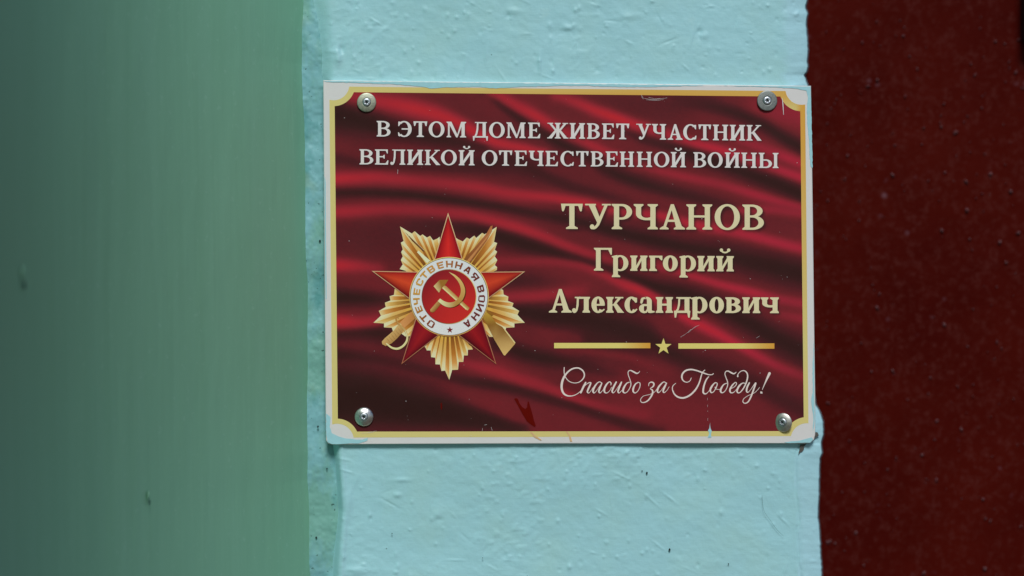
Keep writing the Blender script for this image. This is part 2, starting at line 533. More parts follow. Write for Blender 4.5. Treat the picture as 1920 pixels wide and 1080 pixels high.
def build_side_wall():
    ys = np.concatenate([np.linspace(0.03, -0.02, 40)[:-1], np.linspace(-0.02, -0.30, 150)[:-1], np.linspace(-0.30, -1.28, 160)])
    Yg, Zp = np.meshgrid(ys, zpx, indexing='ij')
    z = -(Zp - 540) * S
    lean = (interp(zpx, [(-900, 547), (0, 558.5), (1080, 571.5), (2000, 582)]) - 960) * S
    wob = (interp(zpx, CORNER) - 960) * S - lean
    near = 0.7 * np.exp(Yg / 0.05 * (Yg < 0))
    x = lean[None, :] + wob[None, :] * near + splay(Yg)
    h = 0.0016 * vnoise(Yg, z, 0.12, 0.16, 41) + 0.0007 * vnoise(Yg, z, 0.035, 0.09, 42) + 0.00018 * vnoise(Yg, z, 0.006, 0.03, 43)
    x = x + h * (1 - near)
    V = np.stack([x, Yg, z], axis=2).reshape(-1, 3)
    o = fast_mesh("side_wall", V, grid_faces(len(ys), len(zpx)), M_SIDE, flip=False)
    # pits and runs in the paint, placed on the wall where the photograph shows them
    lean_m = lambda py: np.interp(py, [0, 1080], [558.5, 571.5])
    def at(px, py):
        ys_ = np.linspace(0.0, -0.9, 1800)
        xw = (lean_m(py) - 960) * S + splay(ys_)
        q = 960 + xw / (D + ys_) * D / S
        i = int(np.argmin(np.abs(q - px)))
        return Vector((xw[i], ys_[i], -(py - 540) * S * (D + ys_[i]) / D))
    for px, py, r in ((41, 535, 0.0020), (277, 942, 0.0014)):
        c = at(px, py)
        V2, n = [], 22
        for i in range(n):
            a = 2 * math.pi * i / n
            w = 1 + 0.14 * math.sin(3 * a + px)
            V2.append((c.x + 0.0011, c.y + r * 1.3 * w * math.cos(a), c.z + r * 0.9 * w * math.sin(a)))
        mesh_obj("pit", V2, [tuple(range(n))], M_PIT, o)
        V, F = [], []
        for k, (rr, hh) in enumerate(((1.0, 0.0004), (0.8, 0.0008), (0.4, 0.0010), (0.0, 0.00105))):
            for i in range(n):
                a = 2 * math.pi * i / n
                V.append((c.x + hh, c.y + rr * r * 1.5 * math.cos(a), c.z + r * 2.6 + rr * r * 1.7 * math.sin(a)))
        for k in range(3):
            for i in range(n):
                F.append((k * n + i, k * n + (i + 1) % n, (k + 1) * n + (i + 1) % n, (k + 1) * n + i))
        mesh_obj("paint_blister", V, F, M_SIDE, o, smooth=True)
    return tag(o, "dark green painted wall standing at right angles beside the turquoise pier", "wall", None, "thing")

side = build_side_wall()

DOOR_Y = 0.45
def build_door():
    xs = np.linspace(0.10, 1.15, 180); zs = np.linspace(-1.0, 1.0, 300)
    X, Z = np.meshgrid(xs, zs, indexing='ij')
    Y = DOOR_Y - 0.0012 * vnoise(X, Z, 0.05, 0.05, 61) - 0.0008 * vnoise(X, Z, 0.012, 0.012, 62)
    V = np.stack([X, Y, Z], axis=2).reshape(-1, 3)
    o = fast_mesh("door", V, grid_faces(len(xs), len(zs)), M_DOOR)
    # hard grains of paint that catch the light
    V, F = [], []
    for i in range(330):
        px, py = random.uniform(1500, 1960), random.uniform(-20, 1100)
        if py > 450 and random.random() < 0.35: continue
        c = W(px, py, DOOR_Y)
        r = random.choice([0.8, 0.8, 1, 1.2, 2.0]) * random.uniform(0.0005, 0.0010)
        b = len(V)
        n = 7
        el = random.uniform(0.7, 1.5); ro = random.uniform(0, 3)
        for rr, hh in ((1.0, -0.0002), (0.7, 0.55), (0.0, 0.8)):
            for k in range(n):
                a = 2 * math.pi * k / n
                u, v = rr * math.cos(a) * el, rr * math.sin(a) / el
                V.append((c[0] + r * (u * math.cos(ro) - v * math.sin(ro)), DOOR_Y - 0.0006 - hh * r, c[2] + r * (u * math.sin(ro) + v * math.cos(ro))))
        for q in range(2):
            for k in range(n):
                F.append((b + q * n + k, b + q * n + (k + 1) % n, b + (q + 1) * n + (k + 1) % n, b + (q + 1) * n + k))
    g = mesh_obj("paint_grain", V, F, M_GRAIN, o, smooth=True)
    g["kind"] = "stuff"
    # dark fitting at the upper right
    k = (D + DOOR_Y) / D
    x0, x1, z0, z1 = (1913 - 960) * S * k, (1975 - 960) * S * k, -(82 - 540) * S * k, -(-160 - 540) * S * k
    bm = bmesh.new()
    bmesh.ops.create_cube(bm, size=1)
    for v in bm.verts:
        v.co = Vector((x0 + (x1 - x0) * (v.co.x + 0.5), DOOR_Y - 0.011 + 0.024 * v.co.y, z0 + (z1 - z0) * (v.co.z + 0.5)))
    bmesh.ops.bevel(bm, geom=bm.edges[:], offset=0.003, segments=2, affect='EDGES')
    me = bpy.data.meshes.new("fitting"); bm.to_mesh(me); bm.free()
    me.materials.append(M_BLACK)
    f = bpy.data.objects.new("fitting", me); COL.objects.link(f); f.parent = o
    return tag(o, "brownish red painted door set back on the right of the turquoise pier", "door", None, "thing")

M_GRAIN = flat("grainy_red_paint", (0.085, 0.020, 0.022), 0.35, 0.4, 0.4, 60)
door = build_door()

g = mesh_obj("ground", [(-30, -40, -1.35), (30, -40, -1.35), (30, 3, -1.35), (-30, 3, -1.35)], [(0, 1, 2, 3)], M_GROUND)
tag(g, kind="structure")

# ------------------------------------------------------------------ the plaque
FRONT = -0.0034
def PL(px, py, layer=0.0):
    return W(px, py, FRONT - layer * 0.00004)

plaque = empty("plaque", (0, 0, -0.10))
tag(plaque, "dark red memorial plaque with gold border, Cyrillic lettering and a war order star", "plaque")

def print_mesh(name, polys, layer, colf, parent=None, mat=None):
    vs, fs = union(polys)
    cols = [colf(x, y) if callable(colf) else colf for x, y in vs]
    # photograph y runs down: flip winding so that faces look at the camera
    return mesh_obj(name, [PL(x, y, layer) for x, y in vs], [f[::-1] for f in fs], mat or M_INK, parent or plaque, cols)

def build_panel():
    base = [(606, 150.5), (760, 152.5), (1063, 155.5), (1400, 159.5), (1520.5, 161), (1522, 260), (1524, 400), (1527, 640), (1528.5, 740)]
    br = [(1528.5, 815), (1526, 825), (1519, 830.5), (1508, 831.5)]
    bl = [(1300, 831.5), (1000, 832), (700, 833), (622, 833.5), (615, 831.5), (611.5, 826), (610.5, 780), (608.5, 500)]
    out = base + br + bl
    n = len(out)
    cx, cy = 1067, 492
    V = []
    for inset, y in ((0, 0.0008), (0, FRONT + 0.0006), (0.5, FRONT + 0.0002), (1.6, FRONT)):
        for px, py in out:
            d = math.hypot(px - cx, py - cy)
            f = 1 - inset / d
            V.append(W(cx + (px - cx) * f, cy + (py - cy) * f, y))
    F = []
    for k in range(3):
        for i in range(n):
            F.append((k * n + i, k * n + (i + 1) % n, (k + 1) * n + (i + 1) % n, (k + 1) * n + i))
    F.append(tuple(range(3 * n, 4 * n)))
    return mesh_obj("panel", V, F, M_WHITE, plaque)
build_panel()

CORN = ((625.5, 158.5, 29.5, 40.5), (1503, 166, 30.5, 42.5), (1513, 824, 30.5, 42), (632, 826, 31.5, 41))   # TL TR BR BL
OUT_Q = ((617.5, 162), (1509.5, 171), (1516, 817.5), (623, 820.5))
IN_Q = ((627.2, 172.5), (1500.3, 181.3), (1507.3, 808.3), (633.6, 809.3))
def notched(Q, ri):
    "rectangle with concave corners; circle centres CORN, radius index ri"
    n = 14
    out = []
    for i in range(4):
        c = CORN[i]; r = c[ri]
        p, prv, nxt = Q[i], Q[i - 1], Q[(i + 1) % 4]
        def hit(a, b):           # where segment a->b leaves the circle
            lo, hi = 0.0, 1.0
            for _ in range(40):
                m = (lo + hi) / 2
                x, y = a[0] + (b[0] - a[0]) * m, a[1] + (b[1] - a[1]) * m
                if math.hypot(x - c[0], y - c[1]) < r: lo = m
                else: hi = m
            return (a[0] + (b[0] - a[0]) * lo, a[1] + (b[1] - a[1]) * lo)
        s, e = hit(p, prv), hit(p, nxt)
        a0, a1 = math.atan2(s[1] - c[1], s[0] - c[0]), math.atan2(e[1] - c[1], e[0] - c[0])
        while a1 - a0 > math.pi: a1 -= 2 * math.pi
        while a1 - a0 < -math.pi: a1 += 2 * math.pi
        out += [(c[0] + r * math.cos(a0 + (a1 - a0) * k / n), c[1] + r * math.sin(a0 + (a1 - a0) * k / n)) for k in range(n + 1)]
    return out
gold_out, field_in = notched(OUT_Q, 2), notched(IN_Q, 3)

def gold_col(x, y):
    yel, ora = np.array(A(188, 176, 114)), np.array(A(188, 143, 68))
    top = max(0.0, 1 - abs(y - 176) / 30) * np.clip((x - 640) / 560, 0, 1)
    right = np.clip((x - 1490) / 10, 0, 1) * np.clip((640 - y) / 380, 0, 1)
    t = max(top, right)
    return tuple(yel * (1 - t) + ora * t)
def frame_mesh():
    # ring between the two outlines: both have the same number of points, subdivided so the gold can shift along it
    n = len(gold_out)
    V, F, C = [], [], []
    def densify(p, q, m): return [(p[0] + (q[0] - p[0]) * k / m, p[1] + (q[1] - p[1]) * k / m) for k in range(m)]
    o2, i2 = [], []
    for k in range(n):
        m = 24 if math.hypot(gold_out[k][0] - gold_out[(k + 1) % n][0], gold_out[k][1] - gold_out[(k + 1) % n][1]) > 60 else 1
        o2 += densify(gold_out[k], gold_out[(k + 1) % n], m)
        i2 += densify(field_in[k], field_in[(k + 1) % n], m)
    m = len(o2)
    for p in o2 + i2:
        V.append(PL(p[0], p[1], 1)); C.append(gold_col(*p))
    for k in range(m):
        F.append((k, m + k, m + (k + 1) % m, (k + 1) % m))
    return mesh_obj("border", V, F, M_INK, plaque, C)
frame_mesh()

# ---- glyphs: serif capitals and small letters drawn by hand, cap height 100
ST, HR = 20.5, 8.5
def R(x0, y0, x1, y1): return [(x0, y0), (x1, y0), (x1, y1), (x0, y1)]
def foot(x0, x1, l, r, y, d): return [(x0 - l, y), (x1 + r, y), (x1 + r, y + 5 * d), (x1, y + 12 * d), (x0, y + 12 * d), (x0 - l, y + 5 * d)]
def stem(x0, y0, y1, l, r, l2=None, r2=None, w=None):
    w = w or ST
    l2 = l if l2 is None else l2; r2 = r if r2 is None else r2
    o = [R(x0, y0, x0 + w, y1)]
    if l or r: o.append(foot(x0, x0 + w, l, r, y0, 1))
    if l2 or r2: o.append(foot(x0, x0 + w, l2, r2, y1, -1))
    return o
def arc(cx, cy, rx, ry, sx, sy, a0, a1, n=None):
    n = n or max(6, int(abs(a1 - a0) / 9))
    A_ = [math.radians(a0 + (a1 - a0) * k / n) for k in range(n + 1)]
    o = [(cx + rx * math.cos(a), cy + ry * math.sin(a)) for a in A_]
    i = [(cx + (rx - sx) * math.cos(a), cy + (ry - sy) * math.sin(a)) for a in A_]
    return [[o[k], o[k + 1], i[k + 1], i[k]] for k in range(n)]
def ring(cx, cy, rx, ry, sx, sy): return arc(cx, cy, rx, ry, sx, sy, 0, 360, 40)
def ball(cx, cy, rx, ry=None):
    ry = ry or rx
    return [[(cx + rx * math.cos(2 * math.pi * k / 16), cy + ry * math.sin(2 * math.pi * k / 16)) for k in range(16)]]
def bowl(x, cx, right, y0, y1):
    cy = (y0 + y1) / 2
    return arc(cx, cy, right - cx, (y1 - y0) / 2, min(ST + 1, (right - cx) * 0.75), HR, -90, 90) + [R(x, y0, cx + 0.5, y0 + HR), R(x, y1 - HR, cx + 0.5, y1)]
def mir(ps, w): return [[(w - x, y) for x, y in p] for p in ps]

def EH(H): return 9 if H > 80 else 5.5
def g_V(w, H):
    m = 0.53 * H; e = EH(H)
    return stem(e, 0, H, e, 0) + bowl(15, 0.44 * w, 0.94 * w, m - HR / 2, H) + bowl(15, 0.46 * w, w, 0, m + HR / 2)
def g_R(w, H): return stem(9, 0, H, 9, 12, 9, 0) + bowl(15, 0.48 * w, w, 0.38 * H, H)
def g_E(w, H):
    m = 0.52 * H
    return stem(9, 0, H, 9, 0) + [R(15, H - HR, w - 4, H), [(w - 17, H), (w - 3, H), (w - 3, H - 26), (w - 8, H - 27), (w - 17, H - HR)],
        R(20, m - HR / 2, 0.70 * w, m + HR / 2), [(0.60 * w, m - HR / 2), (0.72 * w - 4, m - 13), (0.73 * w, m - 13), (0.73 * w, m + 13), (0.72 * w - 4, m + 13), (0.60 * w, m + HR / 2)],
        R(15, 0, w - 2, HR), [(w - 18, 0), (w - 2, 0), (w + 1, 28), (w - 4, 29), (w - 18, HR)]]
def g_T(w, H):
    b = [(0, H), (18, H), (18, H - HR), (12, H - 27), (8, H - 31), (4, H - 28)]
    return [R(1, H - HR, w - 1, H), b] + mir([b], w) + stem(w / 2 - ST / 2, 0, H, 13, 13, 0, 0)
def g_O(w, H): return ring(w / 2, H / 2, w / 2, H / 2 + 1.5, ST + 2, HR)
def g_S(w, H):
    k = H / 100
    return arc(0.56 * w, H / 2, 0.56 * w, H / 2 + 1.5, ST + 2, HR, 48, 312) + [
        [(w - 20, H - 10 * k), (w - 12, H - 3), (w - 1, H - 3), (w - 1, H - 31 * k), (w - 6, H - 32 * k), (w - 16, H - 16 * k)],
        [(w - 20, 10 * k), (w - 12, 16 * k), (w - 5, 28 * k), (w + 1, 28 * k), (w - 1, 6 * k), (w - 10, 2)]]
def g_Eo(w, H): return mir(g_S(w, H), w) + [R(0.26 * w, H / 2 - HR * 0.5, w - 12, H / 2 + HR * 0.55)]
def g_M(w, H):
    return stem(9, 0, H, 9, 9, 9, 0, 11) + stem(w - 9 - ST, 0, H, 10, 9, 0, 9) + [
        [(8, H), (31, H), (0.575 * w, 12), (0.545 * w, 0), (0.49 * w, 0)], [(0.50 * w, 0), (0.56 * w, 0), (w - 18, H), (w - 32, H), (w - 34, H - 6)]]
def g_D(w, H):
    k = w / 99
    s0 = 64 * k
    f = [(0, HR), (13, HR), (13, 0), (9, -20), (3, -20)]
    return [[(27 * k, H), (38 * k, H), (36 * k, 0.5 * H), (29 * k, 0.2 * H), (22 * k, HR), (10 * k, HR), (20 * k, 0.3 * H), (25 * k, 0.6 * H)],
            R(27 * k, H - HR, s0 + ST, H), R(14 * k, H - 6, 40 * k, H), R(s0, 0, s0 + ST, H), R(s0, H - 6, s0 + ST + 7, H), R(1, 0, w - 1, HR + 1), f] + mir([f], w)
def g_Zh(w, H):
    c = w / 2
    L = [[(12, H - 5), (29, H - 5), (c - 6, 0.54 * H), (c - 18, 0.50 * H)], R(2, H - 6, 38, H),
         [(3, 0), (30, 0), (c - 4, 0.50 * H), (c - 16, 0.57 * H)], R(0, 0, 31, 6)]
    return stem(c - ST / 2, 0, H, 9, 9) + L + mir(L, w) + [R(c - 16, 0.48 * H, c + 16, 0.55 * H)]
def g_I(w, H):
    e = min(EH(H), (w - 2 * ST) / 4)
    a, b = e + ST, w - e - ST
    return stem(e, 0, H, e, e) + stem(b, 0, H, e, e) + [[(a - 2, 4), (a + 1, 4), (b + 2, H - 0.28 * H), (b + 2, H - 4), (b - 1, H - 4), (a - 2, 0.28 * H)]]
def g_N(w, H):
    e = min(EH(H), (w - 2 * ST) / 4)
    return stem(e, 0, H, e, e) + stem(w - e - ST, 0, H, e, e) + [R(e + 5, 0.52 * H - HR / 2, w - e - 5, 0.52 * H + HR / 2)]
def g_U(w, H):
    k = w / 102
    return [[(12 * k, H), (37 * k, H), (60 * k, 42), (54 * k, 26), (48 * k, 26)], [(79 * k, H), (92 * k, H), (56 * k, 16), (46 * k, 4), (37 * k, -1), (30 * k, -1), (36 * k, 9), (44 * k, 17)],
            R(0, H - 6, 43 * k, H), R(67 * k, H - 6, w, H)] + ball(28 * k, 9, 9, 10)
def g_Ch(w, H):
    e = EH(H)
    b = w - e - ST
    cx = 0.52 * w
    return stem(b, 0, H, 11, e) + stem(e, 0.60 * H, H, 0, 0, e, e) + arc(cx, 0.61 * H, cx - e, 0.25 * H, ST, HR + 1, 180, 272) + [R(cx - 1, 0.36 * H, b + 4, 0.36 * H + HR + 1), [(cx, 0.36 * H), (b + 2, 0.40 * H), (b + 2, 0.40 * H + HR), (cx, 0.36 * H + HR)]]
def g_A(w, H):
    return [[(12, 4), (23, 4), (0.50 * w, 0.84 * H), (0.53 * w, H), (0.44 * w, H)], [(0.44 * w, H), (0.56 * w, H), (w - 9, 4), (w - 34, 4), (0.45 * w, 0.86 * H)],
            R(0.25 * w, 0.30 * H, 0.74 * w, 0.30 * H + HR), foot(12, 23, 12, 12, 0, 1), foot(w - 33, w - 10, 11, 10, 0, 1)]
def g_K(w, H):
    e = EH(H); a = e + ST
    return stem(e, 0, H, e, e) + [[(a + 2, 0.50 * H), (a + 9, 0.44 * H), (w - 11, H - 4), (w - 25, H - 4)], R(w - 38, H - 6, w - 3, H),
            [(a + 4, 0.50 * H), (a + 18, 0.60 * H), (w - 4, 5), (w + 1, 0), (w - 27, 0)], R(a - 2, 0.45 * H, a + 12, 0.53 * H)]
def g_L(w, H):
    e = EH(H); b = w - e - ST
    k = w / 98
    return stem(b, 0, H, e, e, 0, e) + [R(24 * k, H - HR, b + 4, H), R(13 * k, H - 6, 36 * k, H),
            [(24 * k, H), (36 * k, H), (34 * k, 0.45 * H), (28 * k, 0.15 * H), (20 * k, 1), (10 * k, -2), (12 * k, 7), (19 * k, 0.22 * H), (23 * k, 0.55 * H)]] + ball(9 * k, 9, 9, 10)
def breve(c, y): return arc(c, y + 15, 19, 15, 7, 7, 200, 340) + ball(c - 16, y + 14, 7.5) + ball(c + 16, y + 14, 7.5)
def g_J(w, H): return g_I(w, H) + breve(w / 2, H + (7 if H > 80 else 12))
def g_Y(w, H):
    return stem(9, 0, H, 9, 0, 9, 9) + bowl(15, 0.36 * w, 0.67 * w, 0, 0.57 * H) + stem(w - 9 - ST, 0, H, 9, 9)
def g_G(w, H):
    e = EH(H)
    return stem(e, 0, H, e, e + 3, e, 0) + [R(15, H - HR, w - 2, H), [(w - 16, H), (w, H), (w, H - 0.29 * H), (w - 5, H - 0.31 * H), (w - 16, H - HR)]]
def g_r(w, H):
    return stem(6, -28, H - 2, 6, 10, 0, 0) + [[(0, H - 3), (6 + ST - 3, H + 2), (6 + ST, H - 10), (6, H - 10), (0, H - 8)]] + \
        arc(0.50 * w, H / 2, 0.50 * w, H / 2 + 1.5, ST + 1, HR - 1, -118, 122)
def g_e(w, H):
    return arc(w / 2, H / 2, w / 2, H / 2 + 1.5, ST + 1, HR, 0, 318) + [R(8, 0.44 * H, w - 1, 0.44 * H + HR - 1), [(w - 22, 6), (w - 14, 10), (w - 3, 17), (w, 13), (w - 14, 1)],
            [(w - ST - 1, 0.44 * H), (w - 1, 0.44 * H), (w, 0.55 * H), (w - ST - 1, 0.55 * H)]]
def g_s(w, H):
    return arc(0.54 * w, H / 2, 0.54 * w, H / 2 + 1.5, ST + 1, HR, 52, 318) + [[(w - 23, H - 9), (w - 16, H - 1), (w - 2, H - 4), (w - 2, H - 22), (w - 8, H - 25), (w - 14, H - 18)],
            [(w - 22, 7), (w - 14, 10), (w - 4, 18), (w, 14), (w - 13, 2)]]
def g_a(w, H):
    b = w - 12 - ST
    return [R(b, 8, b + ST, H - 18), [(b, 10), (b + ST, 10), (w, 7), (w, 2), (b + ST - 4, -1), (b + 6, 0)]] + \
        arc(b + ST - 23, H - 19, 23, 20, ST, HR, 0, 100) + [[(b - 10, H), (b - 22, H - 3), (7, H - 10), (5, H - 26), (12, H - 29), (16, H - 22), (b - 14, H - HR), (b - 4, H - HR)]] + \
        arc(22, 18, 22, 19.5, ST, HR, 80, 300) + [R(20, 28.5, b + 4, 37), [(22, -1), (34, 1), (b + 3, 12), (b + 3, 20), (28, 8)]]
GL = {'В': g_V, 'Р': g_R, 'Е': g_E, 'Т': g_T, 'О': g_O, 'С': g_S, 'Э': g_Eo, 'М': g_M, 'Д': g_D, 'Ж': g_Zh, 'И': g_I, 'Н': g_N, 'У': g_U, 'Ч': g_Ch, 'А': g_A,
      'К': g_K, 'Л': g_L, 'Й': g_J, 'Ы': g_Y, 'Г': g_G, 'р': g_r, 'и': g_I, 'г': g_G, 'о': g_O, 'й': g_J, 'л': g_L, 'е': g_e, 'к': g_K, 'с': g_s, 'а': g_a,
      'н': g_N, 'д': g_D, 'в': g_V, 'ч': g_Ch}

def text_polys(spec, cap, base, small=67):
    "spec: (letter, left px, right px); base: (x0, y0, x1, y1) baseline"
    out = []
    u = cap / 100.0
    for ch, l, r in spec:
        H = 100.0 if ch.isupper() else small
        w = (r - l) / u
        for p in GL[ch](w, H):
            q = []
            for x, y in p:
                X = l + x * u
                Y = base[1] + (base[3] - base[1]) * (X - base[0]) / (base[2] - base[0]) - y * u
                q.append((X, Y))
            out.append(q)
    return out

L1 = [('В', 706.2, 732.2), ('Э', 746.5, 771.9), ('Т', 775.2, 801.1), ('О', 803.8, 833.4), ('М', 837.3, 874), ('Д', 886.4, 915), ('О', 917, 946.3), ('М', 949.6, 985.5), ('Е', 990, 1012.8),
      ('Ж', 1026, 1065.8), ('И', 1068.1, 1097), ('В', 1100.6, 1124.6), ('Е', 1128.7, 1151.5), ('Т', 1155, 1180), ('У', 1193, 1220.5), ('Ч', 1222.4, 1249), ('А', 1252, 1280),
      ('С', 1281, 1305.5), ('Т', 1309.5, 1333.5), ('Н', 1336.6, 1365.4), ('И', 1368.4, 1397.2), ('К', 1399.8, 1428)]
L2 = [('В', 674, 700), ('Е', 703, 728), ('Л', 731.8, 760), ('И', 763.4, 793.3), ('К', 796.6, 825.5), ('О', 826.8, 856.4), ('Й', 860, 890), ('О', 903.3, 932.6), ('Т', 935.3, 960.6), ('Е', 964.9, 988),
      ('Ч', 991.6, 1019.3), ('Е', 1022.8, 1046), ('С', 1050.8, 1075.6), ('Т', 1079.9, 1103.8), ('В', 1107.5, 1131.5), ('Е', 1135.5, 1158.5), ('Н', 1162, 1189), ('Н', 1194, 1222.7), ('О', 1226, 1255),
      ('Й', 1257.7, 1286.2), ('В', 1299.9, 1324), ('О', 1326.9, 1355), ('Й', 1359, 1387.2), ('Н', 1390, 1419), ('Ы', 1422.6, 1459.7)]
L3 = [('Т', 1051.9, 1092.7), ('У', 1097, 1145.2), ('Р', 1146.9, 1185.2), ('Ч', 1188.2, 1233.4), ('А', 1237, 1284.2), ('Н', 1287, 1335.4), ('О', 1340, 1387.3), ('В', 1392, 1432.3)]
L4 = [('Г', 1113.6, 1147.3), ('р', 1147.2, 1178.2), ('и', 1181.7, 1214), ('г', 1217, 1242), ('о', 1242.9, 1270.8), ('р', 1274, 1305), ('и', 1307.4, 1340), ('й', 1343, 1375.9)]
L5 = [('А', 1029.2, 1072), ('л', 1073.5, 1106.2), ('е', 1109, 1134), ('к', 1136.6, 1170), ('с', 1171, 1195.3), ('а', 1198.2, 1227.4), ('н', 1229.7, 1261.8), ('д', 1263.7, 1294.4), ('р', 1295.8, 1326.5),
      ('о', 1330, 1357.4), ('в', 1360, 1389.3), ('и', 1391.8, 1425.4), ('ч', 1426.8, 1460.2)]
TXT_W, TXT_G = A(195, 191, 189), A(196, 187, 152)
lines = [(text_polys(L1, 29.2, (719, 256, 1414, 263.7)), TXT_W), (text_polys(L2, 28.4, (687, 308.3, 1440, 315)), TXT_W),
         (text_polys(L3, 47.3, (1052, 429.2, 1432, 431)), TXT_G), (text_polys(L4, 42.8, (1114, 507.4, 1376, 508.9)), TXT_G), (text_polys(L5, 44.2, (1029, 586, 1460, 587.2)), TXT_G)]

# ---- the handwritten line: strokes of changing width
def zi(*p): return [(1040 + x / 9.6, 680 + y / 9.6, w / 9.6) for x, y, w in p]
def zj(*p): return [(1240 + x / 8.727, 680 + y / 8.727, w / 8.727) for x, y, w in p]
SCRIPT = [
    zi((172, 85, 14), (170, 150, 16), (176, 210, 14), (200, 270, 14), (260, 335, 14), (350, 365, 13), (440, 350, 15), (510, 290, 20), (535, 220, 22), (510, 150, 24), (450, 105, 24), (390, 95, 24), (310, 115, 26), (230, 175, 28), (165, 265, 36), (130, 370, 40), (128, 470, 38), (160, 550, 34), (220, 592, 26), (290, 600, 18), (360, 585, 14), (430, 545, 13), (480, 500, 12)),
    zi((558, 358, 28), (520, 430, 34), (470, 540, 30)),
    zi((480, 510, 8), (540, 420, 10), (600, 370, 14), (650, 360, 20), (630, 420, 30), (598, 490, 30), (590, 530, 24), (615, 545, 14), (650, 510, 8), (690, 450, 8)),
    zi((850, 370, 16), (810, 345, 14), (765, 370, 20), (715, 440, 32), (690, 510, 32), (710, 545, 18), (750, 510, 9), (800, 440, 9), (850, 370, 10)),
    zi((850, 370, 20), (815, 450, 30), (795, 515, 28), (815, 545, 16), (860, 505, 8), (900, 450, 7)),
    zi((1010, 405, 10), (1015, 370, 20), (985, 345, 16), (935, 390, 28), (895, 470, 34), (900, 530, 26), (940, 545, 14), (985, 510, 9), (1030, 440, 8)),
    zi((1108, 350, 26), (1065, 430, 32), (1035, 510, 30), (1055, 543, 16), (1100, 500, 8), (1160, 410, 8), (1205, 345, 22), (1165, 440, 32), (1140, 515, 28), (1160, 545, 14), (1210, 500, 8)),
    zi((1350, 350, 12), (1300, 370, 20), (1250, 440, 32), (1230, 510, 32), (1260, 545, 18), (1310, 520, 12), (1360, 440, 14), (1372, 370, 16), (1350, 290, 14), (1325, 220, 13), (1325, 160, 14), (1365, 140, 18), (1420, 165, 26), (1475, 192, 24), (1510, 180, 14), (1530, 155, 10)),
    zi((1500, 355, 14), (1450, 390, 24), (1415, 465, 32), (1415, 520, 28), (1450, 545, 16), (1500, 505, 12), (1535, 430, 14), (1535, 370, 15), (1500, 352, 14)),
    zi((1690, 420, 9), (1700, 370, 14), (1745, 350, 22), (1785, 375, 26), (1775, 425, 24), (1720, 468, 10), (1755, 490, 24), (1765, 540, 30), (1735, 610, 28), (1680, 680, 24), (1615, 715, 18), (1560, 710, 14), (1548, 660, 12), (1600, 600, 9), (1700, 575, 8), (1790, 535, 8), (1850, 460, 8)),
    zj((80, 335, 14), (45, 315, 14), (5, 340, 20), (-45, 400, 28), (-65, 460, 28), (-45, 490, 16), (0, 450, 8), (50, 380, 8), (80, 335, 10)),
    zj((85, 335, 18), (55, 400, 26), (30, 460, 26), (45, 490, 15), (90, 455, 8), (128, 395, 6)),
    zj((490, 250, 10), (465, 300, 13), (410, 320, 13), (355, 290, 20), (335, 230, 26), (355, 170, 26), (410, 125, 26), (490, 112, 24), (580, 130, 22), (680, 165, 22), (770, 195, 16), (830, 195, 14), (852, 178, 12)),
    zj((712, 122, 14), (680, 150, 14), (655, 210, 18), (620, 330, 22), (560, 440, 26), (470, 530, 28), (370, 575, 28), (280, 565, 26), (215, 515, 22), (182, 440, 16), (190, 380, 13), (235, 338, 9)),
    zj((775, 230, 14), (735, 280, 22), (700, 370, 26), (685, 450, 28), (690, 495, 26), (725, 510, 18), (765, 480, 9), (810, 420, 8)),
    zj((905, 330, 14), (870, 335, 16), (825, 390, 28), (800, 450, 28), (820, 490, 18), (860, 470, 12), (900, 400, 16), (915, 340, 14), (880, 325, 12)),
    zj((880, 400, 14), (895, 430, 10), (950, 438, 7), (980, 420, 6)),
    zj((1070, 335, 12), (1020, 360, 18), (980, 420, 28), (970, 470, 28), (1000, 492, 16), (1045, 460, 12), (1080, 390, 14), (1085, 320, 15), (1060, 250, 14), (1040, 185, 13), (1060, 142, 14), (1100, 140, 18), (1150, 168, 24), (1190, 180, 20), (1225, 155, 10)),
    zj((1130, 430, 9), (1195, 395, 11), (1230, 350, 14), (1215, 322, 13), (1165, 365, 22), (1125, 435, 28), (1130, 485, 22), (1170, 492, 14), (1215, 455, 8), (1260, 395, 7)),
    zj((1250, 225, 24), (1255, 190, 12), (1295, 145, 12), (1350, 130, 15), (1395, 160, 20), (1412, 220, 22), (1395, 310, 22), (1350, 410, 20), (1290, 485, 15), (1250, 490, 20), (1240, 450, 28), (1275, 380, 28), (1330, 335, 16), (1375, 340, 12)),
    zj((1440, 330, 22), (1405, 400, 28), (1395, 465, 26), (1420, 485, 14), (1470, 430, 8), (1545, 330, 22), (1510, 440, 26), (1465, 560, 24), (1420, 640, 20), (1370, 665, 15), (1335, 640, 13), (1350, 590, 10), (1420, 540, 8), (1520, 495, 8), (1580, 440, 7), (1605, 405, 6)),
    zj((1770, 175, 42), (1735, 250, 32), (1690, 350, 16), (1652, 440, 8)),
    zj((1628, 480, 20), (1636, 488, 40), (1646, 496, 20)),
]
lines.append(([convex(p) for p in ribbons([[(x, y, max(0.9, w)) for x, y, w in st] for st in SCRIPT])], A(205, 190, 184)))

for polys, c in lines:
    print_mesh("lettering", polys, 4, c)

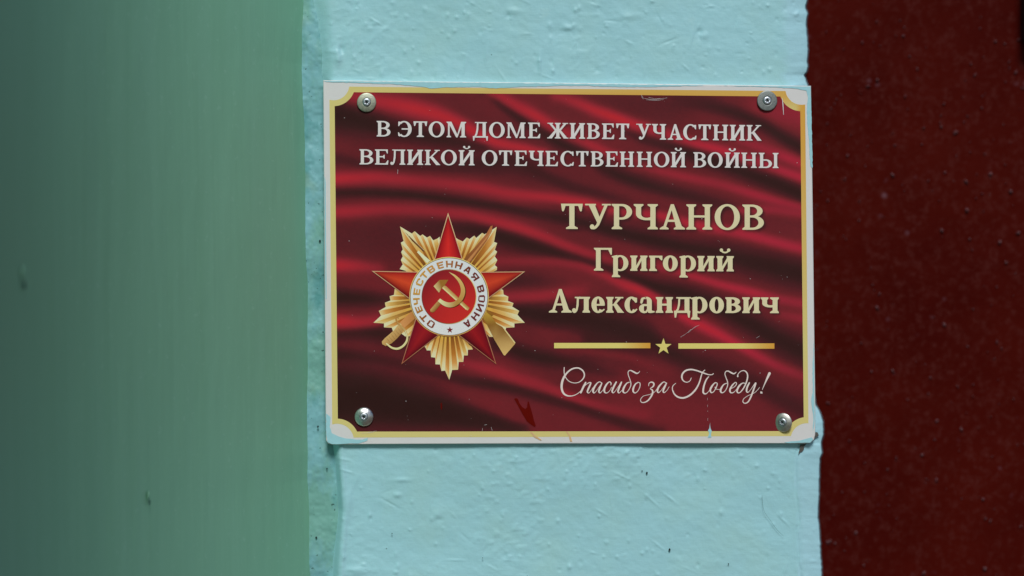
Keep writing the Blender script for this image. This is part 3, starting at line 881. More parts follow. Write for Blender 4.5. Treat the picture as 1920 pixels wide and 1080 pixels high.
# ---- rule with star
def rule_col(x0, x1):
    def f(x, y):
        t = (x - x0) / (x1 - x0)
        yel, ora = np.array(A(198, 184, 108)), np.array(A(190, 138, 60))
        k = np.clip((t - 0.68) / 0.3, 0, 1)
        return tuple(yel * (1 - k) + ora * k)
    return f
for x0, x1, y0 in ((1039, 1219.5, 643), (1272, 1452, 643.8)):
    m = 12
    V, C, F = [], [], []
    for k in range(m + 1):
        x = x0 + (x1 - x0) * k / m
        for y in (y0, y0 + 10):
            V.append(PL(x, y, 4)); C.append(rule_col(x0, x1)(x, y))
    for k in range(m): F.append((2 * k, 2 * k + 1, 2 * k + 3, 2 * k + 2))
    mesh_obj("rule", V, F, M_INK, plaque, C)
def star_pts(cx, cy, ro, ri, rot=0):
    return [(cx + (ro if k % 2 == 0 else ri) * math.sin(rot + k * math.pi / 5), cy - (ro if k % 2 == 0 else ri) * math.cos(rot + k * math.pi / 5)) for k in range(10)]
print_mesh("small_star", [star_pts(1244, 650, 16, 6.3)], 4, A(198, 184, 110))

# ---- the emblem
def z1(x, y): return (680 + x / 3.085, 380 + y / 3.086)
CX, CY = z1(497, 545)
emblem_base = None
def eadd(name, V, F, C, layer):
    return mesh_obj(name, [PL(x, y, layer) for x, y in V], F, M_INK, emblem, C)

def zl(p): return [(690 + x / 6.75, 395 + y / 6.75) for x, y in p]
def zm(p): return [(830 + x / 6.75, 395 + y / 6.75) for x, y in p]
def zn(p): return [(690 + x / 6.17, 540 + y / 6.17) for x, y in p]
def zo(p): return [(830 + x / 6.17, 540 + y / 6.17) for x, y in p]
# fans: outline points alternate ridge / valley; tip is the longest ray
FANS = [
    zl([(905, 330), (880, 352), (825, 375), (785, 320), (745, 340), (690, 300), (660, 320), (590, 260), (555, 290), (405, 200), (450, 385), (415, 405), (440, 490), (420, 525), (440, 580), (415, 625), (440, 680), (400, 740), (470, 760)]),
    zm([(150, 330), (190, 360), (255, 390), (305, 340), (340, 360), (400, 315), (425, 345), (500, 280), (530, 300), (685, 205), (650, 395), (690, 410), (660, 495), (690, 520), (660, 580), (692, 625), (660, 690), (690, 715), (684, 752), (640, 770)]),
    zn([(350, 0), (310, 10), (300, 80), (250, 95), (260, 145), (195, 170), (205, 220), (125, 265), (150, 320), (62, 402), (185, 410), (185, 455), (275, 460), (290, 500), (390, 530), (430, 560), (480, 560)]),
    zo([(660, 0), (700, 25), (705, 75), (760, 100), (755, 150), (820, 175), (805, 215), (885, 265), (865, 310), (950, 402), (830, 410), (830, 455), (735, 460), (725, 490), (640, 520), (580, 565), (540, 565), (510, 530)]),
    zn([(640, 660), (665, 690), (680, 722), (725, 722), (730, 800), (778, 805), (780, 882), (832, 885), (850, 960), (892, 955), (940, 1062)]) + zo([(110, 948), (178, 945), (185, 855), (238, 855), (245, 780), (290, 780), (292, 715), (350, 710), (335, 680), (300, 650)])]
CREAM, PALE, GOLD, AMBER, BRONZE, LEM = [np.array(A(*c)) for c in ((210, 198, 160), (206, 178, 118), (194, 148, 74), (190, 122, 54), (104, 64, 38), (202, 166, 72))]
emblem = empty("emblem", (0, 0, 0))
emblem.parent = plaque
emblem.matrix_parent_inverse = Matrix.Translation(-Vector(plaque.location))
def fan(pts, layer, seed):
    r = random.Random(seed)
    V, C, F = [], [], []
    rows = (0.0, 0.30, 0.58, 0.82, 1.0)
    for i in range(len(pts) - 1):
        p, q = pts[i], pts[i + 1]
        pivot = (CX, CY)
        light = i % 2 == 0
        amb = AMBER if r.random() < 0.6 else GOLD
        shades = ([LEM, 0.75 * GOLD + 0.25 * amb, 0.5 * GOLD + 0.5 * PALE, 0.3 * PALE + 0.7 * CREAM, CREAM] if light else [BRONZE, 0.7 * BRONZE + 0.3 * amb, 0.35 * BRONZE + 0.65 * amb, 0.75 * amb + 0.25 * PALE, 0.75 * PALE + 0.25 * CREAM])
        b = len(V)
        for k, t in enumerate(rows):
            for e in (p, q):
                dist = math.hypot(e[0] - pivot[0], e[1] - pivot[1])
                tt = (66 + (dist - 66) * t) / dist
                V.append((pivot[0] + (e[0] - pivot[0]) * tt, pivot[1] + (e[1] - pivot[1]) * tt)); C.append(shades[k])
        for k in range(len(rows) - 1):
            F.append((b + 2 * k, b + 2 * k + 1, b + 2 * k + 3, b + 2 * k + 2))
    # keep every face turned to the viewer
    F2 = []
    for f in F:
        a = sum(V[f[i]][0] * V[f[(i + 1) % 4]][1] - V[f[(i + 1) % 4]][0] * V[f[i]][1] for i in range(4))
        F2.append(f if a < 0 else f[::-1])
    return eadd("ray_fan", V, F2, C, layer)
for i, f in enumerate(FANS):
    fan(f, 3, i)

def shape(name, pts, layer, colf, sub=None):
    vs, fs = union([pts] if isinstance(pts[0][0], (int, float)) else pts)
    C = [tuple(colf(x, y)) if callable(colf) else colf for x, y in vs]
    return mesh_obj(name, [PL(x, y, layer) for x, y in vs], [f[::-1] for f in fs], M_INK, emblem, C)
def lerpc(a, b, t):
    t = float(np.clip(t, 0, 1)); return tuple(np.array(a) * (1 - t) + np.array(b) * t)

# rifle and sabre lie behind the star
shape("rifle_barrel", [zl([(640, 505), (790, 635), (745, 665), (620, 525)]), zl([(405, 200), (480, 275), (712, 500), (700, 522), (490, 310)])], 4, lambda x, y: lerpc(A(208, 188, 134), A(212, 204, 166), (y - 430) / 40))
shape("rifle_bayonet", [zl([(470, 270), (712, 505), (700, 520), (560, 385)])], 5, A(104, 68, 44))
shape("rifle_stock", zo([(480, 245), (530, 285), (580, 350), (620, 410), (690, 450), (730, 490), (840, 632), (838, 645), (720, 782), (705, 775), (600, 600), (520, 440), (462, 335)]), 5,
      lambda x, y: lerpc(A(176, 142, 60), lerpc(A(126, 88, 46), A(198, 164, 104), (y - 622) / 34), (y - 585) / 25))
shape("rifle_butt_edge", zo([(690, 450), (730, 486), (842, 632), (832, 640), (724, 500)]), 6, A(208, 184, 130))
shape("rifle_bolt", zo([(500, 240), (590, 305), (570, 330), (515, 285)]), 6, A(134, 92, 44))
shape("sabre_blade", zm([(268, 612), (420, 450), (560, 280), (608, 195), (632, 190), (622, 262), (560, 380), (440, 545), (352, 668)]), 5, lambda x, y: lerpc(A(168, 104, 66), A(128, 80, 48), (y - 430) / 50))
shape("sabre_edge", zm([(300, 640), (450, 465), (590, 290), (618, 210), (600, 300), (470, 470), (335, 655)]), 6, A(178, 122, 76))
shape("sabre_blade", zn([(500, 272), (548, 330), (545, 352), (420, 462), (368, 400)]), 5, lambda x, y: lerpc(A(196, 138, 86), A(168, 112, 64), (x - 755) / 22))
shape("sabre_grip", zn([(300, 490), (345, 432), (385, 425), (405, 470), (400, 512), (330, 590), (270, 642), (205, 672), (165, 650), (160, 620), (195, 580)]), 6, lambda x, y: lerpc(A(190, 154, 98), A(142, 98, 54), ((x - 716) * .7 + (y - 640) * .7) / 26))
for k in range(6):
    a = np.array(zn([(215 + k * 27, 580 - k * 22)])[0]); b = np.array(zn([(262 + k * 25, 640 - k * 25)])[0])
    nrm = np.array([0.9, 0.75])
    shape("sabre_grip_wire", [tuple(a - nrm * .65), tuple(b - nrm * .65), tuple(b + nrm * .65), tuple(a + nrm * .65)], 7, A(112, 74, 44))
guard = [tuple(np.array(z)) + (w,) for z, w in zip(zn([(352, 352), (335, 330), (325, 362), (350, 410), (395, 452), (435, 500), (455, 560), (445, 620), (400, 675), (340, 702), (275, 690), (215, 645)]), (1.2, 2.6, 3.0, 3.0, 3.2, 3.6, 3.8, 4.0, 4.0, 4.0, 3.6, 3.0))]
shape("sabre_guard", [convex(p) for p in ribbons([guard])], 8, lambda x, y: lerpc(A(168, 122, 66), A(210, 188, 130), (y - 600) / 50))
shape("sabre_guard_shine", [convex(p) for p in ribbons([[(g_[0] - 0.5, g_[1] - 0.5, g_[2] * 0.33) for g_ in guard[5:]]])], 9, A(222, 206, 160))

# red star with thin gold edge
SC = z1(497, 545)
TIPS = [z1(494, 58), z1(940, 398), z1(774, 936), z1(223, 936), z1(52, 395)]
RIN = 0.382 * 467 / 3.085
def inner(i):
    a = math.radians(36 + 72 * i)
    return (SC[0] + RIN * math.sin(a), SC[1] - RIN * math.cos(a))
star_out = []
for i in range(5): star_out += [TIPS[i], inner(i)]
shape("star_edge", star_out, 10, lambda x, y: lerpc(A(206, 170, 130), A(150, 92, 70), (y - 420) / 240))
RED = {0: ((196, 48, 46), (132, 32, 40), (128, 30, 38)), 1: ((186, 66, 46), (112, 26, 36), (150, 38, 38)), 2: ((138, 35, 40), (70, 26, 34), (98, 28, 37)), 3: ((140, 37, 42), (108, 30, 42), (84, 26, 36)), 4: ((192, 70, 46), (150, 36, 40), (104, 24, 34))}
V, C, F = [], [], []
for i in range(5):
    t = np.array(TIPS[i]); l = np.array(inner(i - 1)); r = np.array(inner(i)); c = np.array(SC)
    sh = lambda p: c + (p - c) * 0.965
    t2 = c + (t - c) * 0.968
    mid, rt, lf = [np.array(A(*x)) for x in RED[i]]
    dark_tip = np.array(A(108, 28, 36)) if i < 2 or i == 4 else np.array(A(82, 26, 36))
    n = 8
    b = len(V)
    for k in range(n + 1):
        s = k / n
        L = sh(l) + (t2 - sh(l)) * s; Rr = sh(r) + (t2 - sh(r)) * s
        M = c + (t2 - c) * (0.30 + 0.70 * s)
        fade = max(0, (s - 0.55) / 0.45)
        pts = [L, L * 0.6 + M * 0.4, M, Rr * 0.6 + M * 0.4, Rr]
        cc = [lf * 0.85, lf * 0.55 + mid * 0.45, mid, rt * 0.55 + mid * 0.45, rt * 0.85]
        for p, q in zip(pts, cc):
            V.append(tuple(p)); C.append(tuple(q * (1 - fade * 0.7) + dark_tip * fade * 0.7))
    for k in range(n):
        for j in range(4):
            F.append((b + 5 * k + j, b + 5 * k + j + 1, b + 5 * k + 5 + j + 1, b + 5 * k + 5 + j))
F2 = []
for f in F:
    a = sum(V[f[i]][0] * V[f[(i + 1) % 4]][1] - V[f[(i + 1) % 4]][0] * V[f[i]][1] for i in range(4))
    F2.append(f if a < 0 else f[::-1])
eadd("red_star", V, F2, C, 11)

# white ring
RC = (842.0, 556.2)
def disc(r, n=64): return [(RC[0] + r * math.cos(2 * math.pi * k / n), RC[1] + r * math.sin(2 * math.pi * k / n)) for k in range(n)]
shape("ring_rim", disc(74.6), 12, lambda x, y: lerpc(A(212, 186, 120), A(186, 142, 84), (y - RC[1]) / 70 * .5 + .5))
shape("ring_line", disc(72.9), 13, A(92, 66, 50))
shape("white_ring", disc(72.0), 14, lambda x, y: lerpc(A(196, 200, 204), A(206, 206, 204), (y - RC[1]) / 70))
shape("ring_inner_rim", disc(51.6), 15, lambda x, y: lerpc(A(110, 62, 52), A(206, 180, 116), (x - RC[0] + 20) / 60))
rv, rc_, rf = [RC], [A(168, 46, 46)], []
nn = 48
for k in range(nn):
    a = 2 * math.pi * k / nn
    x, y = RC[0] + 50.3 * math.cos(a), RC[1] + 50.3 * math.sin(a)
    rv.append((x, y)); rc_.append(lerpc(A(126, 38, 44), A(180, 48, 46), 0.5 + ((x - RC[0]) * 0.6 + (y - RC[1]) * 0.8) / 90))
for k in range(nn): rf.append((0, 1 + (k + 1) % nn, 1 + k))
eadd("red_disc", rv, rf, rc_, 16)
shape("ring_star", star_pts(843.5, 618.6, 6.4, 2.6), 16, A(112, 44, 46))

# circular inscription in block letters
def bx(x0, y0, x1, y1): return R(x0, y0, x1, y1)
t_ = 20
def seg(x0, y0, x1, y1, w=t_):
    dx, dy = x1 - x0, y1 - y0
    d = math.hypot(dx, dy); nx, ny = -dy / d * w / 2, dx / d * w / 2
    return [(x0 + nx, y0 + ny), (x1 + nx, y1 + ny), (x1 - nx, y1 - ny), (x0 - nx, y0 - ny)]
RG = {'О': (82, [bx(0, 12, t_, 88), bx(82 - t_, 12, 82, 88), bx(12, 0, 70, t_ - 4), bx(12, 100 - t_ + 4, 70, 100)]),
      'Т': (80, [bx(0, 77, 80, 100), bx(40 - t_ / 2, 0, 40 + t_ / 2, 100)]),
      'Е': (72, [bx(0, 0, t_, 100), bx(0, 0, 72, 21), bx(0, 40, 66, 60), bx(0, 79, 72, 100)]),
      'Ч': (74, [bx(74 - t_, 0, 74, 100), bx(0, 50, t_, 100), bx(6, 36, 74, 57)]),
      'С': (78, [bx(0, 12, t_, 88), bx(12, 0, 66, 21), bx(12, 79, 66, 100), bx(78 - t_, 8, 78, 34), bx(78 - t_, 66, 78, 92)]),
      'В': (80, [bx(0, 0, t_, 100), bx(0, 0, 68, 20), bx(0, 40, 66, 60), bx(0, 80, 66, 100), bx(80 - t_, 8, 80, 48), bx(76 - t_, 54, 76, 92)]),
      'Н': (80, [bx(0, 0, t_, 100), bx(80 - t_, 0, 80, 100), bx(0, 40, 80, 61)]),
      'А': (88, [seg(12, 0, 40, 100), seg(76, 0, 48, 100), bx(22, 20, 66, 40), bx(34, 80, 54, 100)]),
      'Я': (80, [bx(80 - t_, 0, 80, 100), bx(14, 80, 80, 100), bx(14, 38, 80, 57), bx(0, 46, t_, 92), seg(14, 0, 42, 45)]),
      'И': (82, [bx(0, 0, t_ - 2, 100), bx(82 - t_ + 2, 0, 82, 100), seg(10, 8, 72, 92, 22)])}
RING_TXT = [('О', -146.5), ('Т', -129.5), ('Е', -112.7), ('Ч', -98), ('Е', -81.3), ('С', -63.8), ('Т', -49.2), ('В', -33.1), ('Е', -15.4), ('Н', 0.7), ('Н', 17.1), ('А', 34.9), ('Я', 52.4),
            ('В', 76.2), ('О', 93.6), ('И', 109.5), ('Н', 126.7), ('А', 145.7)]
rp, outl = [], []
for ch, a in RING_TXT:
    w, polys = RG[ch]
    for p in polys:
        # subdivide long edges a little so that they bend with the ring
        q = []
        for x, y in p:
            rr = 55.2 + 12.4 * y / 100
            an = math.radians(a) + (x - w / 2) * 0.162 / 61.5
            q.append((RC[0] + rr * math.sin(an), RC[1] - rr * math.cos(an)))
        rp.append(q)
def ring_col(x, y):
    an = math.degrees(math.atan2(x - RC[0], -(y - RC[1])))
    stops = [(-180, (112, 52, 44)), (-140, (124, 64, 42)), (-105, (176, 128, 58)), (-70, (186, 140, 62)), (-20, (178, 126, 66)), (15, (138, 84, 54)), (40, (104, 50, 44)), (180, (100, 42, 44))]
    xs = [s[0] for s in stops]
    return A(*[np.interp(an, xs, [s[1][k] for s in stops]) for k in range(3)])
shape("ring_inscription", rp, 17, ring_col)

# hammer and sickle
def zh(p): return [(800 + x / 12, 500 + y / 12) for x, y in p]
def spl(p, n=6): return [tuple(q) for q in catmull(p, n)]
sick_o = [(495, 118), (640, 185), (765, 295), (842, 430), (866, 560), (832, 700), (745, 820), (620, 898), (500, 915), (375, 872), (250, 775)]
sick_i = [(300, 715), (400, 778), (520, 806), (640, 775), (725, 690), (768, 560), (752, 430), (700, 325), (620, 225)]
shadow = [(x + 2.0, y + 1.0) for x, y in zh(spl(sick_o) + spl(sick_i))]
shape("sickle_shadow", shadow, 17, A(98, 40, 36))
shape("hammer_handle", zh([(395, 420), (440, 440), (965, 930), (925, 985), (880, 965), (345, 480)]), 18, lambda x, y: lerpc(A(206, 176, 118), A(150, 104, 48), ((x - 800) * 0.70 - (y - 500) * 0.72 + 6) / 7))
shape("hammer_head", zh([(155, 440), (290, 298), (490, 296), (435, 375), (400, 430), (345, 465), (278, 585)]), 19, lambda x, y: lerpc(A(206, 184, 130), A(142, 100, 48), ((x - 813) - (y - 540) * 0.35 - 4) / 12))
shape("sickle_shadow", [(x + 1.1, y + 0.6) for x, y in zh(spl(sick_o[3:9]) + spl(sick_i[3:7]))], 19, A(92, 58, 34))
shape("hammer_handle_shine", zh([(345, 478), (372, 470), (905, 950), (882, 966)]), 18.5, A(216, 192, 138))
shape("sickle_blade", zh(spl(sick_o) + spl(sick_i)), 20, lambda x, y: lerpc(A(214, 200, 152), lerpc(A(160, 118, 60), A(206, 168, 104), (y - 575) / -60), (x - 825) / 30))
shape("sickle_handle", zh([(248, 775), (318, 830), (305, 862), (178, 1012), (130, 1034), (82, 1010), (78, 965), (120, 920)]), 20, lambda x, y: lerpc(A(206, 168, 108), A(134, 88, 46), ((x - 807) * .8 + (y - 575) * .6) / 9))

# ---- the printed drapery: soft folds painted from light and dark strokes
def build_field():
    step = 1.5
    xs = np.arange(624, 1511, step); ys = np.arange(169, 813, step)
    X, Y = np.meshgrid(xs, ys, indexing='ij')
    v = 0.37 + 0.10 * vnoise(X * 1.0, Y * 1.0 - 0.3 * X, 120, 40, 71)
    pur = np.zeros_like(v)
    def st(pts, fade=30, soft=2.0):
        nonlocal v
        p = np.array(pts, dtype=float)
        cy = np.interp(xs, p[:, 0], p[:, 1]); w = np.interp(xs, p[:, 0], p[:, 2]); t = np.interp(xs, p[:, 0], p[:, 3])
        # smooth the broken line
        ker = np.hanning(31); ker /= ker.sum()
        pad = lambda a: np.convolve(np.pad(a, 15, mode='edge'), ker, mode='valid')
        slope = np.gradient(cy, xs)
        cy, w, t = cy if len(xs) < 32 else pad(cy), pad(w), pad(t)
        e = np.clip((xs - (p[0, 0] - fade)) / (fade + 1e-3), 0, 1) * np.clip(((p[-1, 0] + fade) - xs) / (fade + 1e-3), 0, 1)
        e = e * e * (3 - 2 * e)
        w = w * np.where(t < 0.3, 1.35, 1.2)
        d = np.abs(Y - cy[:, None]) / w[:, None]
        a = np.exp(-d ** soft) * e[:, None]
        v = v * (1 - a) + t[:, None] * a
    LE, RE = 600, 1530
    # mid tones first
    st([(LE, 440, 40, .30), (705, 444, 40, .27), (820, 440, 40, .25)], 40)
    st([(LE, 643, 22, .35), (760, 650, 22, .33)], 30)
    st([(640, 705, 14, .26), (748, 709, 10, .30), (812, 722, 10, .30), (875, 747, 12, .40), (929, 767, 14, .42), (1016, 775, 14, .38), (1120, 795, 14, .40)], 30)
    st([(1120, 800, 30, .40), (1250, 775, 40, .42), (1400, 790, 40, .40), (RE, 810, 40, .38)], 60)
    st([(980, 195, 20, .40), (1060, 190, 25, .35), (1150, 190, 25, .30), (1270, 195, 22, .27), (1330, 180, 20, .32)], 40)
    st([(1420, 205, 22, .50), (RE, 215, 30, .62)], 40)
    st([(1100, 640, 30, .16), (1200, 640, 30, .22)], 40)
    # dark folds
    st([(LE, 210, 26, .02), (662, 222, 24, .03), (740, 245, 16, .06), (833, 262, 11, .10), (905, 276, 8, .16)], 25)
    st([(LE, 296, 9, .22), (641, 298, 9, .22), (684, 310, 8, .22), (748, 312, 8, .25), (854, 314, 10, .20), (918, 305, 16, .14), (963, 303, 16, .14), (1000, 318, 14, .15), (1027, 333, 10, .17), (1070, 350, 9, .18), (1123, 363, 8, .22), (1170, 376, 7, .28)], 25)
    st([(905, 172, 6, .30), (942, 199, 8, .15), (974, 222, 8, .10), (1012, 246, 9, .14), (1038, 263, 9, .08), (1070, 277, 8, .10), (1100, 290, 9, .14), (1123, 312, 10, .14), (1165, 331, 10, .10), (1208, 345, 10, .10), (1264, 361, 9, .14), (1306, 371, 9, .16), (1360, 384, 8, .22), (1434, 408, 7, .34), (1500, 423, 7, .36)], 15)
    st([(1240, 180, 10, .30), (1328, 197, 11, .16), (1381, 212, 10, .12), (1434, 236, 11, .10), (1466, 257, 11, .08), (RE, 292, 12, .08)], 30)
    st([(1170, 243, 7, .26), (1197, 259, 8, .20), (1221, 265, 8, .18), (1264, 276, 8, .14), (1296, 290, 10, .08), (1338, 303, 11, .06), (1381, 318, 10, .06), (1423, 333, 11, .05), (1466, 348, 12, .04), (RE, 378, 15, .05)], 20)
    st([(LE, 362, 7, .12), (694, 361, 7, .10), (769, 365, 7, .08), (854, 376, 7, .10), (935, 387, 7, .12), (953, 391, 7, .12), (1016, 403, 8, .14), (1048, 408, 9, .10), (1102, 420, 9, .10), (1144, 432, 10, .06), (1208, 447, 11, .06), (1243, 455, 11, .06), (1296, 466, 12, .07), (1349, 475, 15, .08), (1392, 487, 18, .07), (1455, 502, 20, .05), (RE, 520, 22, .05)], 20)
    st([(780, 430, 12, .22), (833, 427, 13, .18), (886, 431, 14, .10), (942, 444, 14, .05), (984, 457, 14, .04), (1016, 466, 12, .06), (1059, 480, 9, .08), (1102, 491, 7, .12), (1133, 502, 7, .12), (1165, 514, 8, .08), (1197, 526, 9, .06), (1225, 537, 10, .05), (1285, 551, 13, .05), (1328, 566, 15, .06), (1370, 588, 16, .05), (1413, 610, 17, .04), (1455, 635, 20, .05), (RE, 670, 22, .06)], 30)
    st([(LE, 557, 12, .05), (641, 557, 12, .05), (694, 561, 12, .10), (730, 562, 10, .2)], 20)
    st([(930, 525, 13, .18), (963, 525, 13, .18), (1006, 526, 12, .24), (1048, 529, 10, .34)], 30)
    st([(960, 585, 14, .08), (984, 585, 15, .05), (1038, 594, 18, .05), (1102, 598, 18, .05), (1123, 605, 20, .06), (1187, 622, 20, .07), (1221, 634, 18, .08), (1253, 660, 14, .10), (1306, 682, 15, .14), (1360, 697, 16, .18), (1413, 718, 16, .18), (1455, 743, 17, .18), (RE, 780, 18, .2)], 25)
    st([(LE, 626, 8, .15), (637, 625, 9, .13), (684, 622, 11, .10), (726, 626, 14, .10), (760, 640, 14, .2)], 20)
    st([(LE, 664, 10, .10), (637, 665, 10, .12), (684, 670, 9, .17), (737, 679, 9, .2), (780, 690, 9, .2), (833, 705, 8, .22), (875, 715, 8, .15), (929, 722, 8, .12), (974, 731, 8, .12), (1016, 743, 9, .13), (1070, 758, 9, .13), (1112, 772, 9, .13), (1155, 786, 10, .15), (1197, 801, 10, .18), (1240, 815, 10, .2)], 20)
    st([(930, 640, 14, .10), (974, 661, 13, .08), (1016, 671, 13, .07), (1059, 678, 12, .12), (1112, 690, 10, .2), (1150, 700, 10, .3)], 25)
    st([(LE, 745, 42, .0), (641, 748, 42, .0), (705, 752, 38, .0), (769, 762, 32, .01), (833, 772, 24, .02), (875, 782, 19, .04), (918, 791, 14, .07), (974, 806, 9, .13)], 30, 3.0)
    # bright ridges
    st([(660, 178, 14, .60), (700, 188, 13, .72), (740, 195, 14, .80), (780, 204, 14, .88), (820, 214, 14, .85), (860, 230, 12, .85), (885, 245, 12, .88), (930, 267, 9, .85), (960, 274, 8, .80), (984, 278, 8, .82), (1015, 284, 6, .7)], 25)
    st([(925, 172, 9, .62), (942, 182, 10, .70), (974, 201, 10, .74), (1006, 217, 10, .86), (1038, 236, 10, .74), (1080, 259, 9, .6), (1112, 273, 8, .72), (1144, 287, 8, .66), (1187, 302, 8, .56)], 25)
    st([(1045, 180, 9, .58), (1091, 196, 10, .74), (1112, 206, 10, .82), (1155, 221, 10, .92), (1187, 232, 9, .85), (1220, 242, 9, .72), (1274, 258, 8, .72), (1306, 269, 7, .80), (1349, 280, 8, .86), (1392, 293, 9, .74), (1430, 306, 9, .66), (1466, 320, 8, .74), (RE, 342, 9, .8)], 25)
    st([(1380, 258, 8, .58), (1440, 282, 9, .62), (1477, 296, 9, .74), (RE, 318, 10, .7)], 30)
    st([(1200, 312, 7, .48), (1243, 322, 8, .60), (1285, 332, 8, .62), (1349, 345, 9, .58), (1413, 364, 8, .70), (1466, 380, 8, .66), (RE, 398, 9, .6)], 30)
    st([(LE, 336, 10, .80), (631, 335, 10, .84), (705, 332, 10, .72), (812, 342, 9, .60), (897, 351, 9, .68), (953, 363, 9, .70), (1038, 371, 8, .76), (1100, 381, 8, .82), (1130, 390, 8, .80), (1170, 398, 7, .66), (1237, 404, 8, .76), (1312, 424, 8, .84), (1360, 432, 9, .68), (1402, 440, 9, .76), (1477, 460, 9, .74), (RE, 472, 9, .7)], 20)
    st([(1390, 395, 7, .62), (1450, 392, 8, .58), (RE, 404, 8, .60)], 25)
    st([(LE, 397, 10, .70), (641, 397, 11, .70), (726, 392, 10, .60), (790, 394, 10, .58), (875, 402, 9, .64), (918, 412, 9, .70), (974, 427, 9, .76), (1016, 441, 9, .70), (1059, 459, 8, .66), (1102, 474, 8, .62), (1144, 487, 7, .54), (1200, 492, 7, .50), (1232, 499, 7, .60), (1264, 508, 7, .62), (1296, 517, 7, .72), (1349, 533, 7, .74), (1413, 549, 8, .80), (1466, 562, 8, .6), (RE, 574, 9, .6)], 20)
    st([(LE, 497, 11, .85), (635, 497, 11, .85), (673, 499, 10, .68), (705, 503, 9, .55)], 30)
    st([(930, 489, 8, .5), (1038, 491, 8, .52), (1091, 499, 8, .56), (1133, 516, 8, .64), (1165, 532, 9, .74), (1195, 542, 9, .86), (1225, 557, 9, .80), (1250, 574, 9, .72), (1275, 590, 10, .80), (1312, 609, 10, .90), (1349, 627, 10, .86), (1381, 645, 9, .80), (1413, 663, 9, .74), (1455, 685, 9, .62), (RE, 716, 10, .46)], 30)
    st([(940, 557, 9, .55), (1016, 555, 9, .62), (1059, 549, 10, .60), (1090, 545, 10, .5)], 25)
    st([(LE, 603, 11, .84), (641, 603, 11, .84), (673, 605, 10, .70), (705, 601, 9, .66)], 25)
    st([(840, 672, 10, .45), (897, 688, 10, .60), (931, 696, 11, .64), (974, 711, 10, .62), (1016, 723, 10, .58), (1059, 740, 8, .64), (1102, 754, 8, .56), (1144, 766, 9, .50), (1208, 777, 10, .48)], 25)
    st([(1000, 625, 9, .34), (1016, 626, 9, .40), (1080, 636, 9, .34)], 25)
    st([(1060, 652, 8, .36), (1123, 662, 8, .40), (1187, 672, 9, .42), (1250, 700, 10, .4)], 25)
    st([(1470, 590, 8, .5), (RE, 604, 9, .6)], 25)
    # shadows printed under the letters and the emblem
    sh = np.zeros_like(v)
    blobs = []
    for li, off, rad, amt in ((0, 2.0, 3.0, .45), (1, 2.0, 3.0, .45), (2, 3.5, 4.5, .6), (3, 3.0, 3.5, .55), (4, 3.0, 3.5, .55)):
        m = np.zeros_like(v)
        for p in lines[li][0]:
            px = np.array(p)
            x0, x1 = px[:, 0].min() + off, px[:, 0].max() + off
            y0, y1 = px[:, 1].min() + off, px[:, 1].max() + off
            i0, i1 = int((x0 - xs[0]) / step), int((x1 - xs[0]) / step) + 2
            j0, j1 = int((y0 - ys[0]) / step), int((y1 - ys[0]) / step) + 2
            sx, sy = X[i0:i1, j0:j1], Y[i0:i1, j0:j1]
            inside = np.zeros_like(sx, dtype=bool)
            q = px + off
            for a in range(len(q)):
                b = (a + 1) % len(q)
                c = ((q[a, 1] > sy) != (q[b, 1] > sy)) & (sx < (q[b, 0] - q[a, 0]) * (sy - q[a, 1]) / (q[b, 1] - q[a, 1] + 1e-9) + q[a, 0])
                inside ^= c
            m[i0:i1, j0:j1] = np.maximum(m[i0:i1, j0:j1], inside)
        k = int(rad / step) * 2 + 1
        ker = np.hanning(k + 2)[1:-1]; ker /= ker.sum()
        m = np.apply_along_axis(lambda a: np.convolve(a, ker, mode='same'), 0, m)
        m = np.apply_along_axis(lambda a: np.convolve(a, ker, mode='same'), 1, m)
        sh = np.maximum(sh, m * amt)
    v = v * (1 - sh)
    v = np.clip(v + 0.025 * vnoise(X, Y, 5, 3, 72) + 0.015 * (rng.random(v.shape) - 0.5), 0, 1)
    tab = [(0, (50, 35, 35)), (.1, (58, 37, 38)), (.25, (76, 38, 42)), (.4, (103, 41, 46)), (.55, (128, 43, 51)), (.75, (153, 44, 53)), (.9, (168, 44, 51)), (1, (178, 47, 51))]
    tx = [t[0] for t in tab]
    lut = np.array([A(*t[1]) for t in tab])
    C = np.stack([np.interp(v, tx, lut[:, k]) for k in range(3)], axis=2)
    # warmer red on the left, cooler crimson to the right
    cool = np.clip((X - 1150) / 300, 0, 1) * np.clip((v - 0.45) / 0.4, 0, 1)
    C[:, :, 2] *= 1 + 0.35 * cool
    C[:, :, 1] *= 1 - 0.06 * cool
    # the outline of the field: cells outside are dropped, the border covers the cut
    ins = np.ones_like(v, dtype=bool)
    for i, (cx, cy, ro, ri) in enumerate(CORN):
        ins &= (np.hypot(X - cx, Y - cy) > ri - 3.5)
    u = (Y - 172) / 640
    ins &= (X > 625.0 + 6.5 * u) & (X < 1502.5 + 6.5 * u) & (Y > 170.3 + 9 * (X - 627) / 873) & (Y < 811.4 - 1.0 * (X - 633) / 873)
    idx = grid_faces(len(xs), len(ys))
    insf = ins.ravel()
    keep = insf[idx].all(axis=1)
    k = S * (D + FRONT - 0.00002) / D
    V = np.stack([(X - 960) * k, np.full_like(X, FRONT - 0.00002), -(Y - 540) * k], axis=2).reshape(-1, 3)
    idx = idx[keep]
    used = np.unique(idx)
    remap = -np.ones(len(V), dtype=int); remap[used] = np.arange(len(used))
    o = fast_mesh("printed_drapery", V[used], remap[idx], M_INK, None, C.reshape(-1, 3)[used], smooth=False, flip=False)
    o.parent = plaque
    o.matrix_parent_inverse = Matrix.Translation(-Vector(plaque.location))
    return o
build_field()

